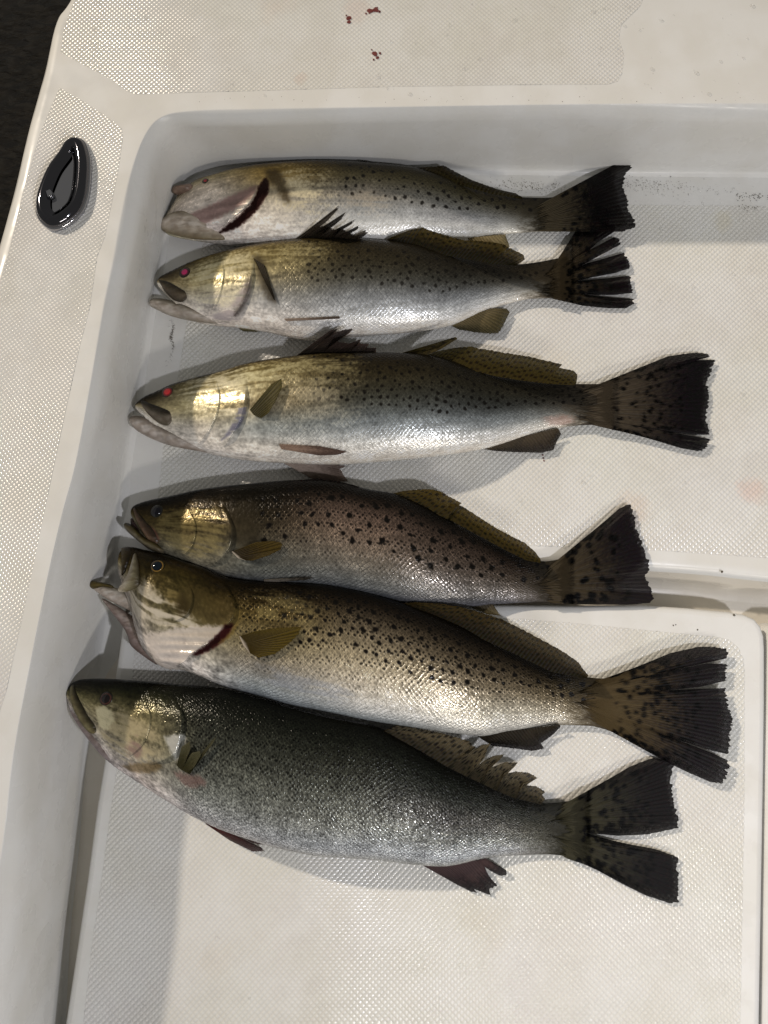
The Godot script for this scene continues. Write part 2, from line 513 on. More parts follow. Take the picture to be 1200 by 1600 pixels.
func build_marks() -> void:
	var blood := StandardMaterial3D.new()
	blood.albedo_color = Color(0.45, 0.15, 0.13, 0.78)
	blood.transparency = BaseMaterial3D.TRANSPARENCY_ALPHA
	blood.roughness = 0.3
	var spots := [
		[[545, 28, 4, 545, 34, 3, 541, 24, 1.2], 0.1, "small red blood drop left of the pair at the top edge"],
		[[578, 17, 5, 587, 15, 5, 593, 18, 2, 572, 21, 1.5], 0.1, "widest red blood drop at the top edge of the raised panel"],
		[[586, 84, 4.5, 590, 90, 2.5, 594, 83, 2, 584, 93, 1.6, 581, 78, 1], 0.1, "red blood drop lowest on the raised grip panel"],
		[[848, 711, 1.6, 849, 716, 1.2, 850, 720, 0.8], 0.0, "tiny red blood drop under the anal fin of the third fish"]]
	for k in spots.size():
		var st := SurfaceTool.new()
		st.begin(Mesh.PRIMITIVE_TRIANGLES)
		var list: Array = spots[k][0]
		for q in range(0, list.size(), 3):
			st.append_from(drop_mesh(Vector2(list[q], list[q + 1]), spots[k][1] + 0.0007, list[q + 2], 40 + k * 7 + q, 0.00025), 0, Transform3D())
		tag(put("blood_drop", st.commit(), blood), spots[k][2], "blood drop")
	# beads of water left on the wet deck
	var bead := StandardMaterial3D.new()
	bead.albedo_color = Color(1, 1, 1, 0.06)
	bead.transparency = BaseMaterial3D.TRANSPARENCY_ALPHA
	bead.roughness = 0.04
	var wt := SurfaceTool.new()
	wt.begin(Mesh.PRIMITIVE_TRIANGLES)
	wt.set_smooth_group(0)
	var cap := SphereMesh.new()
	cap.radial_segments = 10
	cap.rings = 4
	cap.is_hemisphere = true
	cap.radius = 1.0
	cap.height = 1.0
	for k in 900:
		var p := Vector2.ZERO
		var hh := 0.0006
		match k % 6:
			0, 1: p = Vector2(rng.randf_range(260, 1190), rng.randf_range(330, 860))
			2, 3: p = Vector2(rng.randf_range(200, 1155), rng.randf_range(980, 1590))
			4: p = Vector2(rng.randf_range(230, 1195), rng.randf_range(290, 318))
			5:
				p = Vector2(rng.randf_range(120, 1180), rng.randf_range(5, 150))
				hh = 0.1003
		var r := 0.0005 + 0.0016 * pow(rng.randf(), 4)
		var c := ground(p, hh)
		wt.append_from(cap, 0, Transform3D(Basis.from_scale(Vector3(r * rng.randf_range(0.8, 1.5), r * 0.5, r * rng.randf_range(0.8, 1.3))), c))
	tag(put("water_beads", wt.commit(), bead), "clear water beads scattered over the wet white deck", "water", "", "stuff")
	# grit swept along the foot of the bulkhead and scattered specks
	var grit := StandardMaterial3D.new()
	grit.albedo_color = Color(0.32, 0.29, 0.24)
	grit.roughness = 0.9
	var st := SurfaceTool.new()
	st.begin(Mesh.PRIMITIVE_TRIANGLES)
	var places := []
	for k in 650:
		var x := 835 + rng.randfn() * 42 if k % 2 else 1020 + rng.randfn() * 48
		places.append([x, 292 + rng.randfn() * 5.5 + 4 * sin(x * 0.03), 0.0008, rng.randf_range(0.2, 0.7)])
	for k in 70: places.append([rng.randf_range(1150, 1200), 307 + rng.randfn() * 3, 0.0003, rng.randf_range(0.3, 0.9)])
	for k in 26: places.append([rng.randf_range(1155, 1185), 325 + rng.randfn() * 2, 0.001, rng.randf_range(0.3, 0.9)])
	for k in 190:
		var y := 528 + rng.randfn() * 14
		places.append([269 + 2 * sin(y * 0.2) + rng.randfn() * 1.3, y, 0.0006, rng.randf_range(0.25, 0.6)])
	for k in 10: places.append([261 + rng.randfn() * 2, rng.randf_range(560, 588), 0.0003, 0.35])
	for k in 110: places.append([rng.randf_range(300, 1190), rng.randf_range(330, 860), 0.001, rng.randf_range(0.2, 0.5)])
	for k in 50: places.append([rng.randf_range(300, 1190), rng.randf_range(150, 160), 0.1, rng.randf_range(0.2, 0.8)])
	for a in [[1089, 239, 1.2], [1110, 241, 1], [1108, 245, 1.3], [1142, 236, 1.4], [1085, 264, 1.5], [1048, 276, 1.1], [963, 168, 1.8], [705, 150, 1.8], [590, 226, 2.2]]:
		places.append([a[0], a[1], 0.001, a[2]])
	for a in [[1128, 893, 2.2], [1052, 977, 1.6], [1056, 976, 1.4], [1090, 984, 1.6], [1147, 961, 1.6]]:
		places.append([a[0], a[1], 0.001, a[2]])
	for q in places:
		var py: float = q[1]
		var h: float = q[2]
		if py < 262 and py > 163 and h < 0.05: continue
		var c := ground(Vector2(q[0], py), h)
		var r: float = q[3] * 0.00065
		var up := Vector3(0, r * 0.55, 0)
		var ring := []
		var a0 := rng.randf() * TAU
		for k in 5: ring.append(c + Vector3(cos(a0 + TAU * k / 5), -0.1, sin(a0 + TAU * k / 5)) * r * rng.randf_range(0.7, 1.3))
		for k in 5:
			st.add_vertex(c + up)
			st.add_vertex(ring[k])
			st.add_vertex(ring[(k + 1) % 5])
	st.generate_normals()
	tag(put("grit", st.commit(), grit), "dark grit specks along the foot of the bulkhead and over the sole", "grit", "", "stuff")

# ---------------------------------------------------------------- fish
class Fish:
	var x0: float
	var x1: float
	var top: PackedVector2Array
	var bot: PackedVector2Array
	var ratio: float
	var most: float
	var root: Node3D
	var w: int
	var h: int
	var mat: StandardMaterial3D
	var tt := PackedFloat32Array()
	var bb := PackedFloat32Array()
	var th := PackedFloat32Array()     # thickness
	var hm := PackedFloat32Array()     # height of the middle
	const N := 512

func hermite(line: PackedVector2Array, x: float) -> float:
	var n := line.size()
	if x <= line[0].x: return line[0].y
	if x >= line[n - 1].x: return line[n - 1].y
	var k := 0
	while line[k + 1].x < x: k += 1
	var a := line[k]
	var b := line[k + 1]
	var d := (b.y - a.y) / (b.x - a.x)
	var d0 := d
	var d1 := d
	if k > 0:
		var e := (a.y - line[k - 1].y) / (a.x - line[k - 1].x)
		d0 = 2 * d * e / (d + e) if d * e > 0 else 0.0
	if k < n - 2:
		var e := (line[k + 2].y - b.y) / (line[k + 2].x - b.x)
		d1 = 2 * d * e / (d + e) if d * e > 0 else 0.0
	var t := (x - a.x) / (b.x - a.x)
	var l := b.x - a.x
	return (2 * t * t * t - 3 * t * t + 1) * a.y + (t * t * t - 2 * t * t + t) * l * d0 + (3 * t * t - 2 * t * t * t) * b.y + (t * t * t - t * t) * l * d1

func prepare(f: Fish, lift: float) -> void:
	var n := Fish.N
	for i in n + 1:
		var x := lerpf(f.x0, f.x1, i / float(n))
		var a := hermite(f.top, x)
		var b := hermite(f.bot, x)
		f.tt.append(a)
		f.bb.append(maxf(b, a + 0.5))
	var raw := PackedFloat32Array()
	f.most = 0.0
	for i in n + 1:
		var x := lerpf(f.x0, f.x1, i / float(n))
		var d := ground(Vector2(x, f.tt[i]), 0.02).distance_to(ground(Vector2(x, f.bb[i]), 0.02))
		raw.append(d * f.ratio)
	# the girth changes more gently than the outline does
	for i in n + 1:
		var s := 0.0
		var c := 0
		for k in range(-14, 15, 2):
			var j := i + k
			if j < 0: continue
			s += raw[mini(j, n)]
			c += 1
		var t := s / c
		var u := i / float(n)
		t = minf(t, raw[i] * 1.6 + 0.004)
		f.th.append(maxf(t * lerpf(1.0, 0.5, smoothstep(0.6, 0.93, u)) * lerpf(1.0, 0.1, smoothstep(0.82, 1.0, u)), 0.0016))
		f.most = maxf(f.most, f.th[i])
	for i in n + 1:
		var u := i / float(n)
		var m := f.th[i] / 2
		m = lerpf(maxf(m, f.most * 0.36), m, smoothstep(0.0, 0.4, u))
		m = lerpf(m, 0.0085, smoothstep(0.85, 0.97, u))
		f.hm.append(m + 0.0012 + lift * (1.0 - smoothstep(0.7, 0.9, u)))
	f.hm = even_out(f.hm, 24, 3)
	f.th = even_out(f.th, 6, 2)

func even_out(a: PackedFloat32Array, reach: int, times: int) -> PackedFloat32Array:
	for q in times:
		var b := a.duplicate()
		for i in a.size():
			var s := 0.0
			for k in range(-reach, reach + 1, 3): s += a[clampi(i + k, 0, a.size() - 1)]
			b[i] = s / (2 * (reach / 3) + 1)
		a = b
	return a

func rise(f: Fish, i: float, w: float) -> float:    # height of the skin above the middle at column i (0..N), w -1..1 across
	var k := clampi(int(i), 0, Fish.N)
	return f.th[k] / 2 * pow(maxf(1.0 - w * w, 0.0), 0.42)

func skin(f: Fish, p: Vector2, off := 0.0) -> Vector3:    # the point of the skin that shows at pixel p
	var h := 0.03
	var q := Vector3.ZERO
	for it in 5:
		q = ground(p, h + off)
		var i := (p.x - f.x0) / (f.x1 - f.x0) * Fish.N
		var k := clampi(int(i), 0, Fish.N)
		var r := traced(Vector3(q.x, f.hm[k], q.z))
		k = clampi(int((r.x - f.x0) / (f.x1 - f.x0) * Fish.N), 0, Fish.N)
		var w := clampf((r.y - (f.tt[k] + f.bb[k]) / 2) / ((f.bb[k] - f.tt[k]) / 2), -1, 1)
		h = f.hm[k] + rise(f, k, w)
	return ground(p, h + off)

func st_of(f: Fish, p: Vector2) -> Vector2:       # its place on the skin: share of the length, share of the arc from back to belly
	var q := skin(f, p)
	var k := clampi(int((p.x - f.x0) / (f.x1 - f.x0) * Fish.N), 0, Fish.N)
	var r := traced(Vector3(q.x, f.hm[k], q.z))
	var s := clampf((r.x - f.x0) / (f.x1 - f.x0), 0, 1)
	k = int(s * Fish.N)
	var w := clampf((r.y - (f.tt[k] + f.bb[k]) / 2) / ((f.bb[k] - f.tt[k]) / 2), -1, 1)
	return Vector2(s, acos(-w) / PI)

func body_mesh(f: Fish) -> ArrayMesh:
	var nu := 230
	var ju := 40
	var jl := 16
	var nv := ju + jl
	var v := PackedVector3Array()
	var uv := PackedVector2Array()
	for i in nu + 1:
		var e := i / float(nu)
		var s := 0.25 * e + 0.75 * e * e if e < 0.5 else 0.0
		s = lerpf(e, e * e, 0.55 * (1 - e))
		var k := int(s * Fish.N)
		var x := lerpf(f.x0, f.x1, s)
		var mid := (f.tt[k] + f.bb[k]) / 2
		var half := (f.bb[k] - f.tt[k]) / 2
		var shut := 0.0 if i == 0 or i == nu else 1.0
		for j in nv + 1:
			var up := j <= ju
			var t := j / float(ju) if up else 1.0 - (j - ju) / float(jl)
			var w := -cos(PI * t)
			var q := ground(Vector2(x, mid + w * half * shut), f.hm[k])
			if up: q.y += rise(f, k, w) * shut
			else: q.y = maxf(q.y - f.th[k] / 2 * pow(maxf(1 - w * w, 0), 0.38) * shut, 0.0008)
			v.append(q)
			uv.append(Vector2(s, t))
	return grid_mesh(v, nu + 1, nv + 1, PackedColorArray(), uv, false, true)

# colours on the skin: chart of the pigment, scales, spots, then marks with a shape of their own
func paint(f: Fish, chart: Array, o: Dictionary) -> void:
	var W := 1024
	var H := 288
	f.w = W
	f.h = H
	var rows := chart.size()
	var cols := 6
	var im := Image.create_empty(cols, rows, false, Image.FORMAT_RGBAF)
	for r in rows:
		var words: PackedStringArray = chart[r].split(" ")
		for c in cols:
			var k := Color(words[c])
			var dark: float = [1.7, 1.6, 1.45, 1.25, 1.02, 0.84, 0.8][r]
			k = Color(pow(k.r, dark), pow(k.g, dark), pow(k.b, dark))
			k.a = o.metal[r]
			im.set_pixel(c, r, k)
	# the columns stand at uneven places along the fish: first stretch to even ones
	var at: Array = o.get("cols", [0.0, 0.12, 0.28, 0.5, 0.75, 1.0])
	var mid := Image.create_empty(40, rows, false, Image.FORMAT_RGBAF)
	for c in 40:
		var s := c / 39.0
		var k := 0
		while k < 4 and at[k + 1] < s: k += 1
		var t := smoothstep(0.0, 1.0, (s - at[k]) / (at[k + 1] - at[k]))
		for r in rows: mid.set_pixel(c, r, im.get_pixel(k, r).lerp(im.get_pixel(k + 1, r), t))
	mid.resize(W, H, Image.INTERPOLATE_CUBIC)
	var px := mid.get_data().to_float32_array()
	var sd: int = o.seed
	var n1 := noise_image(W, H, 0.02, sd, 4)
	var n2 := noise_image(W, H, 0.09, sd + 1, 3)
	var n3 := noise_image(W, H, 0.06, sd + 2, 4, 7.0)     # streaks along the body
	var n4 := noise_image(W, H, 0.22, sd + 3, 2)
	var grit: float = o.get("grit", 0.12)
	var light: float = o.get("light", 1.0)
	var head: float = o.get("head", 0.3)
	var fleck: float = o.get("fleck", 0.35)
	var ht := PackedFloat32Array()
	var ro := PackedFloat32Array()
	ht.resize(W * H)
	ro.resize(W * H)
	var L := f.x1 - f.x0
	var d: float = o.scale
	var con: float = o.contrast
	var mottle: float = o.mottle
	var rough0: float = o.rough
	var fade0: float = (o.from - f.x0) / L
	var tail := Color(o.get("tail", "40382a")) * 0.62
	var most := 0.0
	for k in Fish.N + 1: most = maxf(most, f.bb[k] - f.tt[k])
	for j in H:
		var t := j / float(H - 1)
		var arc := t * most * 1.35
		var side := smoothstep(0.02, 0.12, t)
		for i in W:
			var m := j * W + i
			var s := i / float(W - 1)
			var k4 := m * 4
			var a1 := n1[m] / 255.0 - 0.5
			var a2 := n2[m] / 255.0 - 0.5
			var a3 := n3[m] / 255.0 - 0.5
			var sc := smoothstep(fade0 - 0.03, fade0 + 0.03, s + a1 * 0.05)
			var g := 1.0 + mottle * (a1 * 0.7 + a2 * 0.6) + 0.35 * a3 * (1.0 - sc * 0.6)
			var raw := 1.0 - sc
			g += raw * head * (a2 * 0.55 + a1 * 0.7)
			var a4 := n4[m] / 255.0 - 0.5
			g = (g + grit * a4 * (0.4 + sc)) * light
			var hh := 0.5 + a2 * 0.2 + a3 * 0.25 + a4 * grit * 0.3
			var rr := rough0 + a2 * 0.16 + a3 * 0.1
			if sc > 0.01:
				var aa := s * L + a1 * 9.0 + a2 * 2.0
				var pp := aa / d + arc / (d * 1.05) + a2 * 0.25
				var qq := aa / d - arc / (d * 1.05) + a2 * 0.25
				var fp := pp - floorf(pp)
				var fq := qq - floorf(qq)
				var cell := fmod(absf(floorf(pp) * 12.9898 + floorf(qq) * 78.233) * 0.7131, 1.0) - 0.5
				var e := maxf(fp, fq)
				var edge := smoothstep(0.62, 0.98, e)
				var con2 := con * clampf(0.75 + a1 * 1.8 + a3 * 1.2, 0.25, 1.6)
				g *= 1.0 - sc * con2 * (edge - 0.3) + sc * cell * 0.3 * con
				var dot := 1.0 - smoothstep(0.12, 0.46, sqrt((fp - 0.45) * (fp - 0.45) + (fq - 0.45) * (fq - 0.45)) + a2 * 0.3)
				g *= 1.0 - sc * fleck * dot * (0.35 + 0.65 * smoothstep(-0.45, 0.25, cell)) * (1.0 - 0.8 * smoothstep(0.42, 0.8, t + a1 * 0.2))
				hh = lerpf(hh, 0.25 + 0.5 * (fp + fq) * 0.5 - 0.35 * edge + cell * 0.12 + a2 * 0.1, sc)
				rr += sc * (cell * 0.22 + edge * 0.12)
			px[k4] *= g
			px[k4 + 1] *= g
			px[k4 + 2] *= g
			if s > 0.8:
				var z := smoothstep(0.86, 0.97, s + a2 * 0.06 + a1 * 0.08)
				px[k4] = lerpf(px[k4], tail.r * (1.0 + a2 * 0.5), z)
				px[k4 + 1] = lerpf(px[k4 + 1], tail.g * (1.0 + a2 * 0.5), z)
				px[k4 + 2] = lerpf(px[k4 + 2], tail.b * (1.0 + a2 * 0.5), z)
				px[k4 + 3] *= 1.0 - z
				hh = lerpf(hh, 0.4, z)
				rr = lerpf(rr, 0.48, z)
			ht[m] = hh + a4 * grit * 0.35 * sc
			ro[m] = rr
	var kx := W / L
	# spots
	var r2 := RandomNumberGenerator.new()
	r2.seed = sd + 77
	var placed := []
	for sp in o.get("spots", []):     # [x from, x to, v from, v to, gap, radius, tries, strength]
		for q in int(sp[6]):
			var x := r2.randf_range(sp[0], sp[1])
			var k := clampi(int((x - f.x0) / L * Fish.N), 0, Fish.N)
			var vv := r2.randf_range(sp[2], sp[3])
			vv += 0.06 * sin(x * 0.021)
			var p := Vector2(x, lerpf(f.tt[k], f.bb[k], vv))
			var free := true
			for z in placed:
				if p.distance_to(z) < sp[4]:
					free = false
					break
			if not free: continue
			placed.append(p)
			var st := st_of(f, p)
			var half := (f.bb[k] - f.tt[k]) / 2
			var ky := H / (PI * half * maxf(sin(PI * st.y), 0.25))
			var rad: float = sp[5] * r2.randf_range(0.7, 1.2)
			var cx := st.x * W
			var cy := st.y * H
			for j in range(maxi(0, int(cy - rad * 1.6 * ky)), mini(H, int(cy + rad * 1.6 * ky) + 1)):
				for i in range(maxi(0, int(cx - rad * 1.6 * kx)), mini(W, int(cx + rad * 1.6 * kx) + 1)):
					var m := j * W + i
					var dd := Vector2((i - cx) / kx, (j - cy) / ky).length() / rad + (n2[m] / 255.0 - 0.5) * 0.85
					var c: float = (1.0 - smoothstep(0.55, 1.2, dd)) * sp[7]
					if c <= 0: continue
					var k4 := m * 4
					px[k4] = lerpf(px[k4], 0.05, c)
					px[k4 + 1] = lerpf(px[k4 + 1], 0.042, c)
					px[k4 + 2] = lerpf(px[k4 + 2], 0.035, c)
					px[k4 + 3] *= 1 - c
	# marks: [outline, colour, metal, strength, softness, streaked, relief]
	for mk in o.get("marks", []):
		var poly := PackedVector2Array()
		var lo := Vector2(1e9, 1e9)
		var hi := -lo
		for p in rounded_line(mk[0] + PackedVector2Array([mk[0][0]]), 4):
			var st := st_of(f, p)
			var q := Vector2(st.x * L, st.y * most * 1.35)      # about pixels
			poly.append(q)
			lo = lo.min(q)
			hi = hi.max(q)
		var soft: float = mk[4]
		var c0 := Color(mk[1])
		var ky := H / (most * 1.35)
		lo -= Vector2(soft, soft)
		hi += Vector2(soft, soft)
		for j in range(maxi(0, int(lo.y * ky)), mini(H, int(hi.y * ky) + 2)):
			for i in range(maxi(0, int(lo.x * kx)), mini(W, int(hi.x * kx) + 2)):
				var q := Vector2(i / kx, j / ky)
				var best := 1e9
				for z in poly.size() - 1:
					var u := Geometry2D.get_closest_point_to_segment(q, poly[z], poly[z + 1])
					best = minf(best, q.distance_squared_to(u))
				best = sqrt(best)
				if not Geometry2D.is_point_in_polygon(q, poly): best = -best
				var m := j * W + i
				var c: float = smoothstep(-soft * 0.5, soft * 0.5, best + (n2[m] / 255.0 - 0.5) * soft * 0.8) * mk[3]
				if mk[5]: c *= smoothstep(0.36, 0.56, n3[m] / 255.0 * 0.7 + n1[m] / 255.0 * 0.3)
				if c <= 0.003: continue
				var k4 := m * 4
				px[k4] = lerpf(px[k4], c0.r, c)
				px[k4 + 1] = lerpf(px[k4 + 1], c0.g, c)
				px[k4 + 2] = lerpf(px[k4 + 2], c0.b, c)
				px[k4 + 3] = lerpf(px[k4 + 3], mk[2], c)
				ht[m] += mk[6] * c
	var cb := PackedByteArray()
	var ab := PackedByteArray()
	cb.resize(W * H * 3)
	ab.resize(W * H * 3)
	for m in W * H:
		var k4 := m * 4
		var k3 := m * 3
		cb[k3] = clampi(int(px[k4] * 255), 0, 255)
		cb[k3 + 1] = clampi(int(px[k4 + 1] * 255), 0, 255)
		cb[k3 + 2] = clampi(int(px[k4 + 2] * 255), 0, 255)
		ab[k3] = clampi(int(ht[m] * 200), 0, 255)
		ab[k3 + 1] = clampi(int(ro[m] * 255), 25, 255)
		ab[k3 + 2] = clampi(int(px[k4 + 3] * 255), 0, 255)
	var ct := ImageTexture.create_from_image(Image.create_from_data(W, H, false, Image.FORMAT_RGB8, cb))
	var at2 := ImageTexture.create_from_image(Image.create_from_data(W, H, false, Image.FORMAT_RGB8, ab))
	var mt := StandardMaterial3D.new()
	mt.albedo_texture = ct
	mt.roughness = 1.0
	mt.roughness_texture = at2
	mt.roughness_texture_channel = BaseMaterial3D.TEXTURE_CHANNEL_GREEN
	mt.metallic = 1.0
	mt.metallic_texture = at2
	mt.metallic_texture_channel = BaseMaterial3D.TEXTURE_CHANNEL_BLUE
	mt.heightmap_enabled = true
	mt.heightmap_texture = at2
	mt.heightmap_scale = o.get("relief", 0.08)
	mt.metallic_specular = 0.24
	mt.texture_repeat = false
	f.mat = mt

func make_fish(label: String, top: Array, bot: Array, ratio: float, chart: Array, o: Dictionary) -> Fish:
	var f := Fish.new()
	f.top = pts(top)
	f.bot = pts(bot)
	f.x0 = f.top[0].x
	f.x1 = f.top[-1].x
	f.ratio = ratio
	prepare(f, o.get("lift", 0.0))
	var k := Fish.N / 2
	f.root = base("trout", ground(Vector2((f.x0 + f.x1) / 2, (f.tt[k] + f.bb[k]) / 2), 0.0))
	tag(f.root, label, "fish", "speckled fish laid in a row on the deck")
	paint(f, chart, o)
	put("body", body_mesh(f), f.mat, f.root)
	return f

# a fin: lobes of [foot line, tip line, height at the foot, height at the tip]; look: colours and marks
func fin(f: Fish, called: String, lobes: Array, look: Dictionary, parent: Node3D = null) -> MeshInstance3D:
	var v := PackedVector3Array()
	var col := PackedColorArray()
	var idx := PackedInt32Array()
	var c0 := lin(look.foot)
	var c1 := lin(look.tip)
	var cs := lin(look.get("spot", "0b0907"))
	var r := RandomNumberGenerator.new()
	r.seed = look.get("seed", 3)
	var nz := FastNoiseLite.new()
	nz.seed = look.get("seed", 3)
	nz.frequency = 0.05
	for lobe in lobes:
		var foot := even(pts(lobe[0]), 60)
		var tip := even(pts(lobe[1]), 240)
		var span := 0.0
		for k in 59: span += maxf(foot[k].distance_to(foot[k + 1]), 0)
		var tspan := 0.0
		for k in 239: tspan += tip[k].distance_to(tip[k + 1])
		var rays := maxi(2, int(maxf(tspan, span) / look.get("ray", 6.0)))
		var nu := clampi(int(maxf(tspan, span) * 0.9), 16, 220)
		var nv := clampi(int(foot[30].distance_to(tip[120]) * 0.6), 8, 60)
		var rag: float = look.get("rag", 0.04)
		var spots := []
		for k in int(look.get("spots", 0) * tspan / 100.0): spots.append(Vector3(r.randf(), sqrt(r.randf()) * 0.75, r.randf_range(0.6, 1.2)))
		for side in 2:
			var first := v.size()
			for i in nu + 1:
				var u := i / float(nu)
				var a := foot[mini(int(u * 59.99), 59)]
				var fu := u * 59.0
				var fk := mini(int(fu), 58)
				a = foot[fk].lerp(foot[fk + 1], fu - fk)
				var tu := u * 239.0
				var tk := mini(int(tu), 238)
				var b := tip[tk].lerp(tip[tk + 1], tu - tk)
				var ray := absf(sin(PI * u * rays))
				var jag: float = 1.0 - rag * (nz.get_noise_2d(u * 500, 5) * 1.1 + 0.35 + 0.5 * nz.get_noise_2d(u * 2600, 90)) - look.get("notch", 0.012) * (1 - ray) * (1 + 1.5 * nz.get_noise_2d(u * 700, 40))
				var back: float = look.get("back", 0.0) * (0.55 + 0.9 * nz.get_noise_2d(u * 300, 200) + 0.35 * ray)
				for j in nv + 1:
					var t := j / float(nv)
					var p := a.lerp(b, (t * (1.0 + back) - back) * jag)
					var hh: float = lerpf(lobe[2], lobe[3], t) + look.get("arch", 0.0) * sin(PI * t)
					var thick := lerpf(0.0009, 0.00025, t)
					var rim := 0.15 if j == nv or i == 0 or i == nu else 1.0
					hh += (ray * 0.0004 * (1 - 0.5 * t) + thick) * rim if side == 0 else -thick * rim
					if look.has("skin"):
						v.append(skin(f, p, lerpf(0.0012, look.skin, smoothstep(0.0, 1.0, t)) + hh - lerpf(lobe[2], lobe[3], t)))
					else:
						if back != 0.0 and p.x < f.x1 + 4: hh = maxf(hh, skin(f, p).y + (0.0006 if j else -0.0002))
						v.append(ground(p, maxf(hh, 0.0015)))
					var c := c0.lerp(c1, smoothstep(look.get("fade0", 0.15), look.get("fade1", 0.9), t + nz.get_noise_2d(p.x * 3, p.y * 3) * 0.2))
					c = c * (1.0 + look.get("stripe", 0.25) * (ray - 0.6) + nz.get_noise_2d(p.x * 9, p.y * 9) * 0.35)
					for z in spots:
						var w := a.lerp(b, z.y).distance_to(p) if absf(z.x - u) > 0.2 else (along_uv(foot, tip, z.x, z.y)).distance_to(p)
						var rad: float = look.get("size", 4.0) * z.z
						if w < rad * 1.2 and absf(z.x - u) < 0.2:
							c = c.lerp(cs, 1.0 - smoothstep(rad * 0.7, rad * 1.2, w))
					if look.has("dash"):
						var cellu := u * rays * 0.8
						var hash: float = fposmod(sin(int(cellu) * 127.1 + 3.0) * 437.53, 1.0)
						var row: float = t * float(look.dash) * (0.75 + 0.5 * hash) + hash * 3.7
						var fu2: float = row - floorf(row)
						if fu2 < 0.5: c = c.lerp(cs, 0.9 * smoothstep(0.0, 0.1, fu2) * (1.0 - smoothstep(0.35, 0.5, fu2)) * smoothstep(0.05, 0.3, 0.5 - absf(cellu - floorf(cellu) - 0.5)))
					if look.has("white"):
						c = c.lerp(lin("cfc4b4"), (1 - smoothstep(0.0, look.white, t)) * 0.85)
					c.a = lerpf(1.0, look.get("clear", 0.72), smoothstep(0.1, 0.9, t) * (1.0 - 0.45 * ray))
					col.append(c)
			for i in nu:
				for j in nv:
					var a := first + i * (nv + 1) + j
					var b := a + 1
					var c := a + nv + 1
					var d := c + 1
					if side == 0: idx.append_array([a, b, c, b, d, c])
					else: idx.append_array([a, c, b, b, c, d])
	# the upper side must look up
	var up := 0.0
	for k in range(0, mini(idx.size(), 600), 3):
		up += (v[idx[k + 2]] - v[idx[k]]).cross(v[idx[k + 1]] - v[idx[k]]).y
	if up < 0:
		for k in range(0, idx.size(), 3):
			var s := idx[k + 1]
			idx[k + 1] = idx[k + 2]
			idx[k + 2] = s
	return put(called, indexed(v, idx, col), wet_fin, f.root if parent == null else parent)

func along_uv(foot: PackedVector2Array, tip: PackedVector2Array, u: float, t: float) -> Vector2:
	return foot[clampi(int(u * (foot.size() - 1)), 0, foot.size() - 1)].lerp(tip[clampi(int(u * (tip.size() - 1)), 0, tip.size() - 1)], t)

# a rounded piece: stations of [x, y, x, y, height, thickness] across its chord; colours from one edge to the other
func piece(f: Fish, called: String, stations: Array, colours: Array, seed_ := 1, on_skin := false, parent: Node3D = null, mat: Material = null) -> MeshInstance3D:
	var v := PackedVector3Array()
	var col := PackedColorArray()
	var nz := FastNoiseLite.new()
	nz.seed = seed_
	nz.frequency = 0.06
	var sub := 6
	var nv := 22
	var n := (stations.size() - 1) * sub
	for i in n + 1:
		var k := mini(i / sub, stations.size() - 2)
		var t := (i - k * sub) / float(sub)
		var g := []
		for c in 6: g.append(cubic_interpolate(stations[k][c], stations[k + 1][c], stations[maxi(k - 1, 0)][c], stations[mini(k + 2, stations.size() - 1)][c], t))
		var a := Vector2(g[0], g[1])
		var b := Vector2(g[2], g[3])
		var seat: float = skin(f, (a + b) / 2).y + g[4]
		var shut := 0.02 if i == 0 or i == n else (0.75 if i == 1 or i == n - 1 else 1.0)
		for j in nv + 1:
			var phi := TAU * j / nv
			var w := -cos(phi)
			var p := ((a + b) / 2).lerp(a if w < 0 else b, absf(w) * shut)
			var q := ground(p, seat if on_skin else g[4])
			q.y = maxf(q.y + sin(phi) * g[5] / 2 * shut, 0.001)
			v.append(q)
			var m := (w + 1) / 2 * (colours.size() - 1)
			var ck := mini(int(m), colours.size() - 2)
			var c := lin(colours[ck]).lerp(lin(colours[ck + 1]), m - ck)
			var s := nz.get_noise_2d(p.x * 2, p.y * 5) * 0.35 + 1.0
			col.append(Color(c.r * s, c.g * s, c.b * s, 1))
	var mesh := grid_mesh(v, n + 1, nv + 1, col, PackedVector2Array(), false, true)
	return put(called, mesh, wet_skin if mat == null else mat, f.root if parent == null else parent)

# a plate lying on the skin between two lines, proud of it, with the skin's own colours
func plate(f: Fish, called: String, front: Array, rear: Array, proud: float, ribs := 0, parent: Node3D = null) -> MeshInstance3D:
	var nu := 30
	var nv := 34
	var a := even(rounded_line(pts(front), 5), nv + 1)
	var b := even(rounded_line(pts(rear), 5), nv + 1)
	var v := PackedVector3Array()
	var uv := PackedVector2Array()
	for i in nu + 1:
		var u := i / float(nu)
		for j in nv + 1:
			var t := j / float(nv)
			var p := a[j].lerp(b[j], u)
			var off := 0.0004 + proud * pow(u, 2.2)
			if i == nu: off = -0.0008
			off *= smoothstep(-0.02, 0.3, t) * smoothstep(1.02, 0.8, t)
			if j == 0 or j == nv: off = minf(off, -0.0002)
			if ribs: off += 0.0011 * sin(t * ribs * TAU + 1.5 * u) * smoothstep(0.1, 0.5, u) * (1 - u * 0.3) * (0.0 if i == nu or j == 0 or j == nv else 1.0)
			v.append(skin(f, p, off))
			uv.append(st_of(f, p))
	var m := grid_mesh(v, nu + 1, nv + 1, PackedColorArray(), uv)
	return put(called, m, f.mat, f.root if parent == null else parent)

